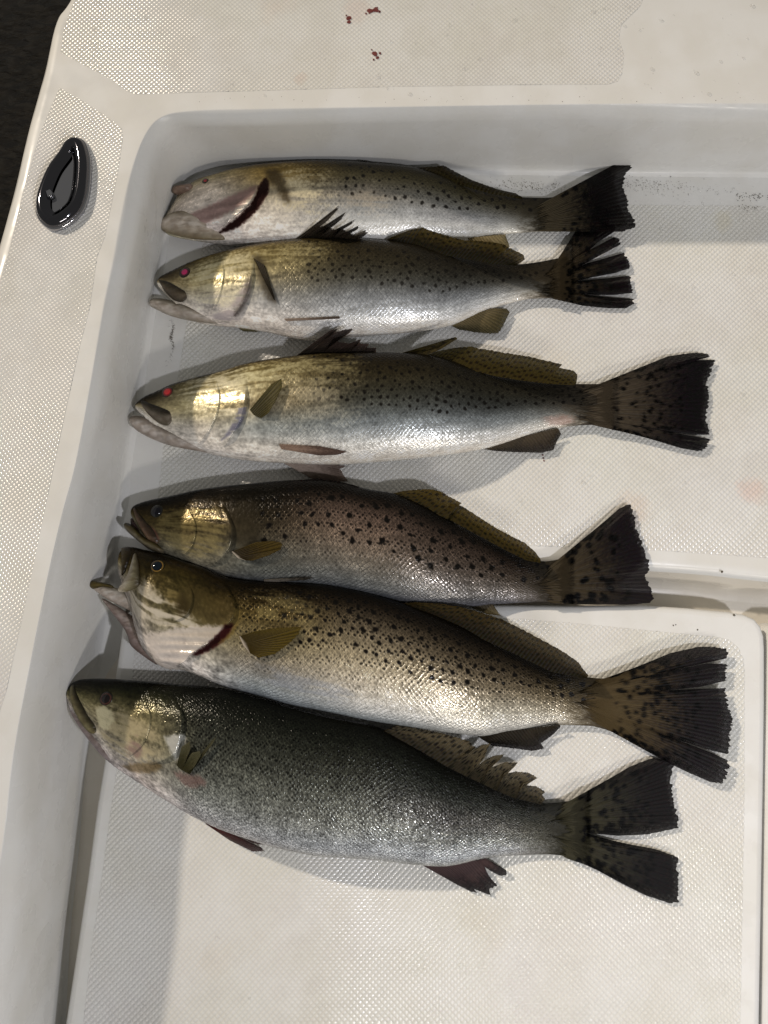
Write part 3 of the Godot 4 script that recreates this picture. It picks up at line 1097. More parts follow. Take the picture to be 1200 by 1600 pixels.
func dome(centre: Vector3, normal: Vector3, r: float, tall: float, rings: Array) -> ArrayMesh:   # rings: [share of r, colour]
	var x := normal.cross(Vector3.FORWARD).normalized()
	var y := normal.cross(x)
	var v := PackedVector3Array()
	var col := PackedColorArray()
	var nu := 14
	var nv := 28
	for i in nu + 1:
		var q := i / float(nu)
		var c := lin(rings[0][1])
		for k in rings.size() - 1:
			if q > rings[k][0]: c = lin(rings[k][1]).lerp(lin(rings[k + 1][1]), smoothstep(rings[k][0], rings[k + 1][0], q))
		for j in nv:
			var a := TAU * j / nv
			v.append(centre + (x * cos(a) + y * sin(a)) * r * q + normal * tall * sqrt(maxf(1.02 - q * q, 0.0)))
			col.append(c)
	return grid_mesh(v, nu + 1, nv, col, PackedVector2Array(), true)

func eye(f: Fish, at: Vector2, r_px: float, pupil: String, iris: String, rim: String, share := 0.55) -> void:
	var c := skin(f, at)
	var e := 5.0
	var n := (skin(f, at + Vector2(0, e)) - skin(f, at - Vector2(0, e))).cross(skin(f, at + Vector2(e, 0)) - skin(f, at - Vector2(e, 0))).normalized()
	if n.y < 0: n = -n
	n = (n + Vector3(0, 0.6, 0)).normalized()
	var r := r_px / FOCAL * (CAM_H - c.y) * 1.02
	var ball := put("eye", dome(c - n * r * 0.1, n, r, r * 0.36, [[0.0, iris], [share + 0.1, iris], [0.82, rim], [1.0, rim]]), eye_mat, f.root)
	put("pupil", dome(c - n * r * 0.1 + n * r * 0.22, n, r * share, r * 0.19, [[0.0, pupil], [0.75, pupil], [1.0, "0a0806"]]), eye_mat, ball)

# ---------------------------------------------------------------- the six fish
const METAL := [0.05, 0.12, 0.22, 0.34, 0.38, 0.26, 0.1]

func fish_top() -> void:
	var f := make_fish("uppermost fish, pale head rolled to show its throat and open gill slit",
		[250, 350, 258, 339, 268, 325, 278, 308, 290, 296, 312, 282, 337, 275, 367, 267, 404, 261, 450, 257, 492, 255, 546, 256, 596, 260, 637, 264, 683, 274, 725, 288, 767, 300, 808, 308, 850, 309, 880, 306],
		[250, 353, 262, 366, 304, 374, 337, 378, 396, 382, 450, 384, 530, 384, 600, 380, 660, 377, 725, 373, 767, 367, 808, 364, 850, 362, 880, 362], 0.48,
		["5a5548 6b6350 57492c 3d3827 3a3527 38342a", "8a8578 a39a80 86764a 4a4433 4a4534 423c30", "b5aea2 b8b0a4 a8966a 6e6854 55513f 4c4637", "b0a8a0 b9b2aa a49c8a 84817a 74736c 605b4e",
		"c0bab0 c0b8b0 b8b2a8 a6a8a8 98999a 8a887e", "b5aea0 b8aeaa c4beb6 c0c0bc c0bfba b0aca0", "8a8468 a8a098 bcb4ac c4c0ba c4c0b4 b4aea0"],
		{"metal": METAL, "seed": 11, "light": 1.222, "tail": "4a4232", "scale": 7.0, "contrast": 0.16, "mottle": 0.3, "rough": 0.24, "from": 470, "relief": 0.05,
		"spots": [[540, 885, 0.04, 0.42, 10.5, 3.0, 300, 0.8]],
		"marks": [
			[pts([256, 352, 304, 331, 346, 312, 398, 290, 392, 308, 350, 336, 300, 354]), "7c625e", 0.05, 0.8, 8, false, -0.3],
			[pts([445, 268, 500, 284, 508, 300, 470, 328, 438, 300]), "ddd2b0", 0.3, 0.9, 60, true, 0],
			[pts([540, 300, 580, 294, 604, 318, 580, 326, 545, 318]), "b0a490", 0.2, 0.6, 40, true, 0],
			[pts([404, 290, 416, 276, 420, 296, 411, 314, 396, 334, 372, 354, 345, 364, 337, 367, 350, 355, 376, 334, 395, 312]), "1a0706", 0.0, 0.97, 5, false, -0.5],
			[pts([414, 266, 434, 266, 446, 285, 452, 316, 441, 310, 430, 292, 419, 284]), "342a1a", 0.05, 0.75, 12, false, -0.1]]})
	var r := f.root
	tag(r, "uppermost fish, pale head rolled to show its throat and open gill slit")
	plate(f, "gill_cover", [300, 306, 290, 330, 292, 352, 305, 368], [404, 268, 405, 295, 392, 318, 360, 345, 334, 364], 0.0035, 5)
	piece(f, "snout_lip", [[268, 302, 282, 304, 0.026, 0.006], [270, 294, 290, 302, 0.027, 0.012], [284, 291, 296, 300, 0.028, 0.012], [300, 287, 304, 294, 0.028, 0.006]], ["5c4c40", "8a786c", "6c5a50"], 4)
	piece(f, "lower_jaw", [[249, 352, 250, 357, 0.0, 0.004], [253, 344, 257, 362, 0.0005, 0.008], [266, 334, 272, 367, 0.0005, 0.01], [288, 330, 300, 373, 0.0, 0.011], [322, 338, 334, 375, -0.0035, 0.009], [350, 350, 356, 374, -0.006, 0.006]], ["7c7258", "b8aea0", "ccc4ba", "b0a698", "7c725a"], 9, true)
	eye(f, Vector2(321, 283), 6, "a03038", "3a2c20", "1c1812")
	fin(f, "spiny_dorsal_fin", [[[540, 259, 602, 262], [548, 254, 567, 250, 585, 253, 602, 259], 0.024, 0.03]], {"foot": "1c1811", "tip": "0e0c0a", "ray": 9, "rag": 0.2})
	fin(f, "soft_dorsal_fin", [[[640, 266, 683, 277, 725, 291, 767, 303, 815, 311], [646, 262, 680, 260, 694, 258, 704, 264, 737, 281, 779, 296, 806, 302, 818, 309], 0.022, 0.026]], {"foot": "2e2814", "tip": "2c2616", "ray": 6, "dash": 3.0, "spot": "16120a"})
	fin(f, "anal_fin", [[[730, 372, 790, 366], [744, 386, 775, 400, 797, 386, 790, 368], 0.012, 0.008]], {"foot": "8c7e5c", "tip": "6c6244", "stripe": 0.5})
	fin(f, "tail_fin", [[[862, 309, 868, 336, 866, 362], [967, 253, 990, 252, 987, 262, 978, 272, 975, 292, 981, 309, 984, 328, 994, 345, 995, 354, 975, 362], 0.0096, 0.013]],
		{"foot": "4a4232", "tip": "0c0a0b", "back": 0.22, "ray": 7, "spots": 26, "size": 4.0, "fade0": 0.1, "fade1": 0.62, "rag": 0.03, "arch": 0.0})

func fish_second() -> void:
	var f := make_fish("second fish from the top, torn tail split into strips and gold cheek",
		[246, 442, 251, 433, 262, 427, 275, 421, 296, 412, 325, 402, 367, 391, 400, 385, 450, 379, 492, 376, 560, 376, 600, 379, 642, 384, 683, 394, 725, 401, 767, 409, 808, 413, 837, 410, 868, 404, 890, 400],
		[246, 446, 254, 455, 262, 463, 276, 480, 292, 494, 310, 503, 337, 507, 375, 510, 408, 515, 450, 524, 487, 529, 533, 525, 617, 519, 700, 508, 746, 490, 787, 476, 829, 467, 858, 466, 890, 469], 0.49,
		["3a342a 574d30 4e4428 2e2a22 2a2620 2c2822", "4a4234 807656 7a7050 453f31 39352b 3a352b", "5c5240 aca484 8e8464 4d483a 403d35 443f34", "8a8068 b8ad88 857f6c 5a5952 50504c 585349",
		"a8a294 b4ada0 8e8e8c 84878a 808386 7c7a72", "b4aca0 b4aca4 aca8a4 b0b2b2 b4b5b4 a8a49a", "b0a898 b0a69c b8aea4 c0bab2 c4beb4 b8b0a2"],
		{"metal": METAL, "seed": 23, "light": 1.222, "tail": "3c3426", "scale": 7.4, "contrast": 0.3, "mottle": 0.4, "rough": 0.22, "from": 440,
		"spots": [[480, 885, 0.03, 0.46, 9.5, 2.9, 800, 0.65]],
		"marks": [
			[pts([300, 425, 345, 402, 385, 394, 396, 420, 378, 468, 335, 482, 302, 458]), "d8d0b0", 0.2, 0.7, 50, true, 0],
			[pts([405, 392, 480, 384, 500, 392, 440, 412, 410, 420]), "b4aa80", 0.2, 0.7, 50, true, 0],
			[pts([330, 492, 360, 478, 384, 440, 391, 455, 372, 500, 345, 507]), "a0969a", 0.1, 0.7, 8, true, 0],
			[pts([396, 398, 411, 404, 420, 440, 431, 470, 417, 466, 405, 436]), "2c251a", 0.05, 0.7, 14, false, -0.2],
			[pts([385, 434, 392, 432, 390, 455, 378, 482, 368, 494, 366, 488, 380, 465]), "38312a", 0.05, 0.6, 8, false, -0.4]]})
	plate(f, "cheek_plate", [300, 425, 292, 450, 300, 475, 322, 494], [345, 400, 352, 425, 345, 460, 325, 496], 0.0016)
	plate(f, "gill_cover", [310, 420, 300, 445, 305, 470, 330, 495], [398, 400, 398, 425, 391, 455, 378, 480, 362, 500], 0.003)
	piece(f, "upper_jaw", [[247, 437, 250, 443, -0.002, 0.0044], [252, 438, 258, 456, -0.001, 0.0066], [262, 440, 270, 468, 0.0, 0.0066], [274, 446, 282, 472, 0.0005, 0.0055], [284, 452, 290, 468, 0.0, 0.0039], [291, 456, 293, 464, -0.001, 0.0022]], ["28231a", "4a4232", "6c6152", "3c352a"], 5, true)
	piece(f, "lower_jaw", [[233, 473, 234, 478, 0.0, 0.005], [240, 467, 244, 483, 0.0, 0.011], [258, 468, 266, 493, 0.0, 0.013], [285, 475, 298, 501, -0.001, 0.012], [315, 486, 328, 505, -0.004, 0.009], [340, 494, 348, 506, -0.006, 0.006]], ["4a4230", "8c8474", "c0b8ac", "c4bcb4", "a49c90"], 7, true)
	eye(f, Vector2(289, 426), 10, "c03068", "4a2a2c", "17130e", 0.6)
	fin(f, "spiny_dorsal_fin", [
		[[456, 380, 500, 380, 556, 382], [492, 354, 510, 352, 522, 358, 538, 358, 548, 364, 560, 370, 566, 374], 0.03, 0.045], [[456, 378, 470, 377], [531, 320, 528, 328, 512, 345], 0.03, 0.06], [[468, 377, 490, 377], [542, 330, 536, 341, 524, 351], 0.03, 0.056], [[488, 377, 512, 377], [556, 342, 550, 350, 536, 358], 0.03, 0.052],
		[[510, 377, 532, 378], [563, 351, 560, 358, 548, 364], 0.03, 0.046], [[530, 378, 554, 378], [571, 359, 575, 363, 570, 369, 558, 374], 0.03, 0.04]], {"foot": "241f18", "tip": "2c2620", "ray": 9, "rag": 0.08, "stripe": 0.4})
	fin(f, "soft_dorsal_fin", [[[596, 380, 642, 387, 683, 397, 725, 404, 767, 412, 806, 415], [612, 370, 640, 359, 660, 355, 685, 364, 725, 375, 767, 377, 787, 381, 803, 390, 818, 398, 821, 405, 812, 411], 0.028, 0.036]], {"foot": "1c180c", "tip": "403618", "ray": 6, "dash": 4.0, "spot": "14100a", "fade0": 0.3})
	fin(f, "anal_fin", [[[700, 506, 746, 489, 768, 482], [717, 515, 745, 520, 767, 522, 779, 521, 786, 512, 797, 487, 792, 482], 0.012, 0.006]], {"foot": "6c6044", "tip": "4c4630", "stripe": 0.5, "ray": 6})
	fin(f, "pelvic_fin", [[[444, 498, 448, 502], [533, 494, 533, 498], 0.036, 0.03]], {"foot": "8c7c70", "tip": "50443c", "ray": 4, "skin": 0.002})
	fin(f, "pelvic_fin", [[[372, 511, 410, 515], [380, 518, 400, 519, 414, 516], 0.006, 0.004]], {"foot": "8c8460", "tip": "5c563c", "ray": 5})
	fin(f, "pectoral_fin", [[[396, 403, 413, 414], [428, 469, 431, 471], 0.053, 0.052]], {"foot": "2a2418", "tip": "1c1812", "ray": 4, "skin": 0.003})
	fin(f, "tail_fin", [
		[[872, 404, 874, 424], [905, 352, 935, 345, 962, 350, 960, 362, 935, 378, 920, 392], 0.0096, 0.006],
		[[874, 415, 876, 434], [960, 370, 968, 371, 970, 382, 940, 398, 921, 408], 0.0096, 0.006],
		[[876, 430, 877, 446], [918, 411, 950, 402, 976, 394, 984, 408, 985, 419, 960, 427, 922, 433], 0.0096, 0.005],
		[[877, 442, 876, 456], [921, 437, 955, 434, 986, 430, 987, 444, 990, 458, 960, 461, 932, 461], 0.0096, 0.005],
		[[876, 452, 872, 469], [930, 464, 960, 466, 992, 467, 991, 476, 978, 482, 954, 482, 912, 478], 0.0096, 0.004]],
		{"foot": "3c3426", "tip": "0d0b0c", "back": 0.22, "ray": 7, "spots": 22, "size": 3.6, "fade0": 0.0, "fade1": 0.85, "rag": 0.03, "notch": 0.005})

func fish_third() -> void:
	var f := make_fish("third fish from the top, silver with raised torn dorsal spines and pink eye",
		[212, 634, 218, 626, 226, 620, 247, 611, 267, 602, 305, 591, 347, 581, 388, 569, 430, 562, 472, 557, 513, 554, 597, 553, 650, 555, 692, 562, 733, 575, 775, 585, 817, 592, 858, 598, 900, 600, 933, 600, 958, 593],
		[212, 638, 222, 650, 236, 664, 255, 682, 280, 697, 305, 704, 347, 713, 388, 719, 430, 722, 513, 725, 597, 720, 680, 712, 750, 702, 817, 683, 858, 672, 900, 665, 930, 664, 958, 667], 0.49,
		["332e24 4e4630 4a4028 2e2a20 2b2822 2e2a26", "3c362a 7a7256 887e5c 3d372a 38352c 3a362e", "4c4436 aea688 9a9072 4c4738 413f36 433f37", "8a826c b8ae8c 9a9078 53544e 4a4c4a 504d46",
		"a59f92 aaa498 868a88 7c8285 7f8486 7a7870", "b5afa6 aca69e aca8a0 b6b5b0 b8b6b0 a8a498", "a8a098 a49e98 b4aca2 c0b8ac c2baae b0a898"],
		{"metal": METAL, "seed": 37, "light": 1.222, "tail": "4c4438", "scale": 7.6, "contrast": 0.28, "mottle": 0.4, "grit": 0.2, "rough": 0.22, "from": 430,
		"spots": [[490, 945, 0.03, 0.5, 9.5, 2.9, 900, 0.8]],
		"marks": [
			[pts([300, 592, 350, 580, 388, 582, 384, 636, 352, 655, 312, 642, 288, 616]), "e4dec4", 0.2, 0.7, 50, true, 0],
			[pts([368, 580, 440, 568, 470, 566, 430, 602, 392, 612]), "d6d0a6", 0.2, 0.7, 50, true, 0],
			[pts([440, 596, 500, 588, 545, 640, 480, 648, 440, 625]), "cfc6ac", 0.15, 0.4, 70, true, 0],
			[pts([460, 562, 540, 560, 540, 580, 460, 580]), "a0966e", 0.3, 0.7, 60, true, 0],
			[pts([378, 622, 386, 626, 377, 662, 345, 688, 362, 664]), "5c5c74", 0.2, 0.7, 5, true, -0.2],
			[pts([850, 652, 885, 648, 895, 660, 860, 664]), "b08a80", 0.1, 0.45, 18, false, 0]]})
	plate(f, "cheek_plate", [285, 606, 280, 640, 286, 670, 300, 698], [336, 588, 346, 620, 336, 658, 306, 700], 0.0016)
	plate(f, "gill_cover", [305, 606, 298, 640, 312, 670, 340, 700], [386, 588, 388, 618, 381, 650, 366, 676, 350, 700], 0.003)
	piece(f, "upper_jaw", [[219, 628, 222, 635, -0.002, 0.0039], [224, 626, 232, 648, -0.001, 0.0066], [236, 631, 248, 661, 0.0, 0.0066], [250, 636, 260, 665, 0.0005, 0.0055], [260, 640, 267, 660, 0.0, 0.0039], [267, 644, 269, 652, -0.001, 0.0022]], ["221e17", "3c362a", "80776a", "5a5244"], 15, true)
	piece(f, "lower_jaw", [[202, 655, 203, 661, 0.0, 0.005], [208, 650, 214, 673, 0.0, 0.012], [226, 652, 240, 687, 0.0, 0.014], [254, 668, 272, 698, -0.001, 0.013], [288, 684, 306, 704, -0.004, 0.01], [320, 698, 334, 709, -0.006, 0.006]], ["5c5444", "a89e94", "c6beb6", "bcb4ae", "a0968e"], 17, true)
	eye(f, Vector2(262, 613), 10, "d8383c", "7c2c2c", "2a2018", 0.62)
	fin(f, "spiny_dorsal_fin", [
		[[457, 560, 478, 558], [516, 516, 530, 512, 524, 519, 520, 522], 0.028, 0.05], [[474, 558, 500, 556], [522, 519, 540, 514, 553, 512, 547, 520, 528, 532], 0.028, 0.05],
		[[498, 556, 540, 556], [526, 533, 548, 536, 565, 529, 562, 537], 0.028, 0.044], [[525, 557, 590, 556], [540, 538, 562, 536, 576, 537, 574, 543, 588, 543, 587, 553], 0.028, 0.036]], {"foot": "2c2620", "tip": "362c28", "ray": 8, "rag": 0.05, "stripe": 0.4})
	fin(f, "soft_dorsal_fin", [
		[[615, 555, 660, 559], [680, 536, 712, 526, 716, 529, 690, 545], 0.027, 0.038],
		[[660, 559, 692, 565, 733, 578, 775, 588, 817, 595, 858, 600, 899, 602], [682, 549, 710, 543, 733, 541, 775, 548, 829, 557, 860, 564, 879, 569, 874, 574, 896, 579, 903, 585, 901, 597], 0.027, 0.03]], {"foot": "352d14", "tip": "3c3416", "ray": 6, "dash": 4.0, "spot": "120e08"})
	fin(f, "anal_fin", [[[752, 701, 817, 682, 872, 669], [775, 705, 810, 707, 846, 708, 865, 704, 868, 696, 871, 688, 877, 678], 0.012, 0.006]], {"foot": "4a4032", "tip": "2c2620", "ray": 5})
	fin(f, "pectoral_fin", [[[390, 640, 396, 648, 408, 654], [424, 600, 440, 591, 441, 604, 432, 624, 420, 645], 0.057, 0.064]], {"foot": "38341e", "tip": "4c4628", "stripe": 0.7, "ray": 8, "rag": 0.01, "notch": 0.0, "skin": 0.006})
	fin(f, "pelvic_fin", [[[436, 694, 440, 702], [500, 697, 545, 706, 530, 711, 500, 712], 0.042, 0.03]], {"foot": "a08878", "tip": "5c4a42", "ray": 5, "skin": 0.002})
	fin(f, "pelvic_fin", [[[440, 722, 478, 722], [500, 755, 545, 753, 540, 745, 532, 732, 545, 728], 0.02, 0.008]], {"foot": "b0a094", "tip": "74645a", "ray": 5})
	fin(f, "tail_fin", [
		[[938, 599, 942, 604], [1045, 556, 1088, 550, 1110, 553, 1112, 557, 1080, 560], 0.0096, 0.006],
		[[942, 602, 946, 632, 942, 662], [1080, 563, 1117, 561, 1114, 579, 1106, 596, 1109, 610, 1108, 637, 1105, 658, 1110, 671, 1110, 679, 1086, 680], 0.0096, 0.005],
		[[944, 655, 938, 667], [1084, 682, 1110, 686, 1106, 699, 1096, 706, 1066, 701, 1025, 687], 0.0096, 0.006]],
		{"foot": "4c4438", "tip": "141014", "back": 0.22, "ray": 7, "spots": 44, "size": 3.0, "fade0": 0.1, "fade1": 0.85, "rag": 0.03, "notch": 0.005})

func fish_fourth() -> void:
	var f := make_fish("fourth fish from the top, dark bronze with bold black spots above the gaping one",
		[206, 800, 208, 793, 214, 788, 237, 781, 267, 775, 308, 766, 350, 760, 392, 756, 454, 751, 496, 750, 537, 755, 575, 765, 612, 771, 654, 787, 717, 817, 779, 851, 821, 872, 850, 877, 872, 874, 890, 868],
		[206, 806, 214, 824, 222, 842, 232, 857, 267, 871, 300, 883, 329, 892, 358, 903, 408, 911, 460, 914, 517, 919, 560, 927, 612, 937, 660, 944, 717, 949, 775, 944, 842, 941, 890, 943], 0.49,
		["1a160f 1c1810 15120d 16130e 15120e 1a1712", "2c2618 383020 2a251a 3a322a 362f28 26221c", "4a4028 5a4f34 3a3426 83746a 63574e 3a332b", "5c5236 6e6242 5a5344 9a8a7c 786c62 4a433a",
		"645c48 786e54 66645a 8a8276 7a736c 5c554e", "5c5848 7c7560 50524e 5e605f 6c6a68 6c6664", "444038 605c50 4e5052 54575a 64646a 5a5658"],
		{"metal": METAL, "seed": 41, "fleck": 0.75, "head": 0.6, "tail": "423a2c", "scale": 8.2, "contrast": 0.5, "mottle": 0.4, "grit": 0.3, "rough": 0.22, "from": 405, "relief": 0.1,
		"spots": [[405, 885, 0.06, 0.58, 17, 4.7, 600, 0.97]],
		"marks": [
			[pts([222, 815, 240, 826, 248, 842, 240, 850, 228, 835]), "5c3430", 0.05, 0.7, 6, false, 0],
			[pts([255, 800, 300, 790, 345, 800, 352, 850, 310, 870, 265, 850, 245, 825]), "80744c", 0.25, 0.6, 20, true, 0],
			[pts([355, 790, 400, 785, 402, 850, 370, 850]), "2c271c", 0.1, 0.6, 14, false, 0]]})
	plate(f, "cheek_plate", [258, 812, 250, 830, 256, 850, 270, 866], [296, 795, 308, 820, 302, 852, 282, 872], 0.0016)
	plate(f, "gill_cover", [270, 795, 258, 825, 266, 850, 290, 872], [352, 790, 366, 820, 364, 850, 350, 872, 330, 888], 0.003)
	piece(f, "upper_jaw", [[208, 794, 211, 793, -0.001, 0.0033], [211, 806, 217, 801, -0.0005, 0.0050], [219, 824, 228, 814, 0.0, 0.0055], [230, 842, 241, 828, 0.0, 0.0055], [240, 850, 248, 840, -0.0005, 0.0033], [246, 850, 249, 846, -0.001, 0.0022]], ["7c6450", "4c3c2e", "1e1a12"], 25, true)
	piece(f, "lower_jaw", [[194, 819, 195, 824, 0.02, 0.006], [199, 817, 202, 833, 0.02, 0.013], [212, 824, 218, 847, 0.022, 0.018], [226, 838, 236, 860, 0.024, 0.02], [250, 850, 262, 869, 0.026, 0.016]], ["1c1a10", "544a26", "7c7460", "3c382e"], 27)
	piece(f, "mouth_lining", [[203, 808, 205, 822, 0.018, 0.006], [214, 815, 216, 838, 0.019, 0.01], [228, 830, 230, 850, 0.02, 0.01], [240, 842, 243, 856, 0.02, 0.006]], ["3c2420", "2a1a16", "4a302a"], 28)
	eye(f, Vector2(245, 799), 10.5, "0c0c14", "1c1816", "14110c", 0.7)
	fin(f, "spiny_dorsal_fin", [[[442, 757, 496, 756, 560, 765], [470, 750, 496, 747, 530, 752, 561, 760], 0.032, 0.034]], {"foot": "120f0b", "tip": "0c0a08", "ray": 9})
	fin(f, "soft_dorsal_fin", [
		[[604, 773, 654, 790, 700, 812], [630, 767, 660, 764, 676, 764, 692, 769, 722, 786, 712, 788], 0.028, 0.03],
		[[690, 806, 717, 820, 779, 854, 821, 875, 845, 880], [704, 786, 722, 790, 737, 800, 779, 827, 821, 848, 837, 863, 845, 874], 0.026, 0.026]], {"foot": "302810", "tip": "463a16", "ray": 6, "dash": 3.5, "spot": "0e0b07"})
	fin(f, "pectoral_fin", [[[362, 862, 372, 872, 384, 876], [400, 847, 425, 845, 442, 848, 440, 858, 420, 868, 395, 876], 0.056, 0.058]], {"foot": "2c2414", "tip": "443818", "ray": 8, "white": 0.06, "stripe": 0.9, "rag": 0.02, "skin": 0.004})
	fin(f, "pelvic_fin", [[[412, 906, 414, 911], [470, 902, 493, 902, 480, 906], 0.036, 0.036]], {"foot": "8c8478", "tip": "2c2822", "ray": 4, "skin": 0.003})
	fin(f, "anal_fin", [[[730, 946, 770, 944], [742, 952, 762, 960, 782, 962], 0.012, 0.01]], {"foot": "4c4434", "tip": "6e6448", "ray": 5})
	fin(f, "tail_fin", [[[872, 874, 876, 908, 872, 943], [950, 810, 968, 794, 983, 786, 990, 795, 992, 813, 1002, 842, 1015, 876, 1016, 892, 1008, 899, 1017, 917, 1024, 934, 1020, 942, 987, 945, 930, 945], 0.0096, 0.006]],
		{"foot": "423a2c", "tip": "181416", "back": 0.22, "ray": 7, "spots": 26, "size": 5.0, "fade0": 0.15, "fade1": 0.85, "rag": 0.03, "notch": 0.005})

func fish_fifth() -> void:
	var f := make_fish("fifth fish from the top, gaping mouth and flared white gill membrane, gold flank",
		[190, 862, 196, 856, 206, 855, 225, 859, 258, 867, 287, 877, 317, 887, 350, 902, 408, 909, 496, 913, 558, 923, 600, 934, 675, 960, 737, 985, 800, 1014, 862, 1045, 917, 1058, 940, 1060, 965, 1057],
		[190, 900, 198, 930, 210, 965, 220, 1005, 240, 1032, 262, 1045, 285, 1047, 308, 1055, 350, 1072, 413, 1089, 455, 1101, 497, 1109, 580, 1126, 604, 1130, 658, 1138, 712, 1146, 750, 1150, 794, 1142, 875, 1133, 918, 1134, 965, 1146], 0.48,
		["463c24 382e1c 2a2216 221d16 201b14 28241a", "5c5030 50482c 453a22 4a4238 3c352c 3e382a", "7c7050 6c6444 80724c 948a78 746a5a 5c5440", "a49c88 8c8464 a89c7c d0c4aa aca08a 786e58",
		"b0a8a0 a8a290 9c968a ece2ce d8d0bc 948a76", "a8a09c c0b8b0 90989c d8d8d4 dcd8cc a8a08e", "7c7470 b0a8a0 687078 868e92 b0aea6 989080"],
		{"metal": [0.05, 0.2, 0.35, 0.4, 0.35, 0.25, 0.1], "seed": 53, "fleck": 0.8, "head": 0.75, "tail": "5a4c30", "scale": 8.6, "contrast": 0.42, "mottle": 0.35, "grit": 0.25, "rough": 0.22, "from": 372, "relief": 0.1, "lift": 0.004,
		"spots": [[440, 960, 0.05, 0.5, 13.5, 4.1, 900, 0.96]],
		"marks": [
			[pts([258, 930, 300, 915, 350, 935, 366, 965, 340, 982, 290, 968]), "40361e", 0.15, 0.6, 26, false, 0],
			[pts([200, 925, 225, 905, 250, 930, 275, 950, 300, 975, 280, 985, 235, 975, 205, 960]), "b8b0a2", 0.1, 0.75, 18, true, 0.1],
			[pts([262, 905, 275, 925, 268, 950, 258, 935]), "8c7c50", 0.3, 0.6, 14, true, 0],
			[pts([285, 925, 296, 945, 290, 965, 276, 950]), "2c2414", 0.05, 0.6, 12, false, -0.1],
			[pts([215, 925, 260, 940, 310, 972, 300, 985, 240, 965, 212, 950]), "c4bcac", 0.1, 0.7, 14, true, 0],
			[pts([400, 928, 480, 936, 490, 970, 440, 985, 395, 962]), "a89c6c", 0.3, 0.4, 50, true, 0],
			[pts([225, 990, 300, 978, 352, 980, 330, 1002, 300, 1024, 262, 1045, 240, 1030]), "c6bdb6", 0.05, 0.8, 8, false, 0],
			[pts([352, 976, 366, 975, 352, 998, 330, 1014, 306, 1024, 302, 1020, 326, 1004]), "260a0b", 0.0, 0.95, 5, false, -0.4],
			[pts([366, 950, 376, 955, 368, 985, 352, 1000, 340, 1004, 360, 985]), "6a5a30", 0.1, 0.7, 5, false, 0.2],
			[pts([400, 1040, 500, 1060, 560, 1085, 520, 1095, 430, 1075]), "8890a0", 0.3, 0.4, 24, true, 0]]})
	plate(f, "cheek_plate", [238, 905, 228, 925, 232, 948, 250, 965], [292, 905, 304, 930, 296, 958, 268, 974], 0.0018)
	plate(f, "gill_cover", [262, 900, 250, 930, 262, 955, 290, 978], [352, 908, 370, 940, 369, 962, 358, 976, 345, 984], 0.003)
	plate(f, "gill_membrane", [222, 975, 226, 1000, 236, 1022, 250, 1038], [352, 978, 340, 996, 320, 1010, 302, 1022, 290, 1034, 266, 1047], 0.003, 5)
	piece(f, "mouth_lining", [[186, 868, 190, 905, 0.024, 0.012], [196, 860, 205, 920, 0.024, 0.02], [212, 862, 222, 930, 0.024, 0.024], [232, 880, 240, 935, 0.024, 0.014]], ["1c160f", "2c241c", "4a3c34"], 31)
	piece(f, "upper_jaw", [[189, 854, 211, 854, -0.002, 0.006], [190, 866, 207, 868, -0.001, 0.007], [190, 880, 201, 884, -0.001, 0.006], [190, 894, 196, 895, -0.001, 0.005], [190, 900, 192, 900, -0.001, 0.003]], ["5c5034", "3a301c", "1c160d"], 33, true)
	piece(f, "cheek_bone", [[209, 864, 214, 864, 0.0, 0.003], [205, 880, 217, 880, 0.0015, 0.006], [199, 898, 219, 900, 0.0025, 0.007], [190, 912, 219, 914, 0.0025, 0.007], [184, 921, 214, 921, 0.002, 0.006], [188, 926, 206, 924, 0.001, 0.003]], ["d8d0c0", "8c8468", "302818"], 34, true)
	piece(f, "throat", [[158, 933, 160, 938, 0.02, 0.004], [178, 944, 174, 956, 0.02, 0.009], [200, 958, 192, 979, 0.02, 0.013], [220, 972, 200, 994, 0.02, 0.016], [238, 985, 206, 1010, 0.02, 0.018], [254, 1002, 228, 1028, 0.02, 0.018], [270, 1024, 250, 1042, 0.02, 0.014]], ["a8988e", "b0a49c", "988884", "6c5c58"], 37)
	piece(f, "lower_jaw", [[141, 914, 145, 919, 0.027, 0.005], [147, 910, 153, 926, 0.027, 0.01], [166, 914, 171, 938, 0.027, 0.012], [190, 922, 195, 950, 0.028, 0.013], [214, 936, 216, 962, 0.03, 0.012], [238, 952, 234, 976, 0.031, 0.009], [252, 962, 248, 982, 0.03, 0.005]], ["8c846c", "d0c8be", "c4bcb4", "a0948c"], 35)
	piece(f, "jaw_tip", [[140, 914, 143, 920, 0.029, 0.006], [144, 907, 152, 921, 0.029, 0.012], [156, 909, 164, 918, 0.029, 0.01], [176, 914, 180, 920, 0.029, 0.006]], ["4a4222", "5c5028", "3a3420"], 36)
	eye(f, Vector2(246, 885), 11.5, "0a0d16", "6c5426", "1c160b", 0.7)
	fin(f, "soft_dorsal_fin", [[[620, 944, 675, 966, 737, 991, 800, 1020, 862, 1050, 915, 1060], [650, 941, 690, 943, 729, 950, 783, 966, 842, 996, 883, 1019, 904, 1035, 920, 1056], 0.03, 0.034]], {"foot": "1c170c", "tip": "362c14", "ray": 6, "dash": 4.0, "spot": "0e0b07"})
	fin(f, "pectoral_fin", [[[374, 994, 380, 1008, 390, 1020], [400, 986, 430, 981, 472, 979, 468, 990, 452, 1006, 430, 1022, 404, 1028], 0.06, 0.062]], {"foot": "382e12", "tip": "4c4018", "ray": 8, "white": 0.07, "stripe": 0.9, "rag": 0.02, "skin": 0.004})
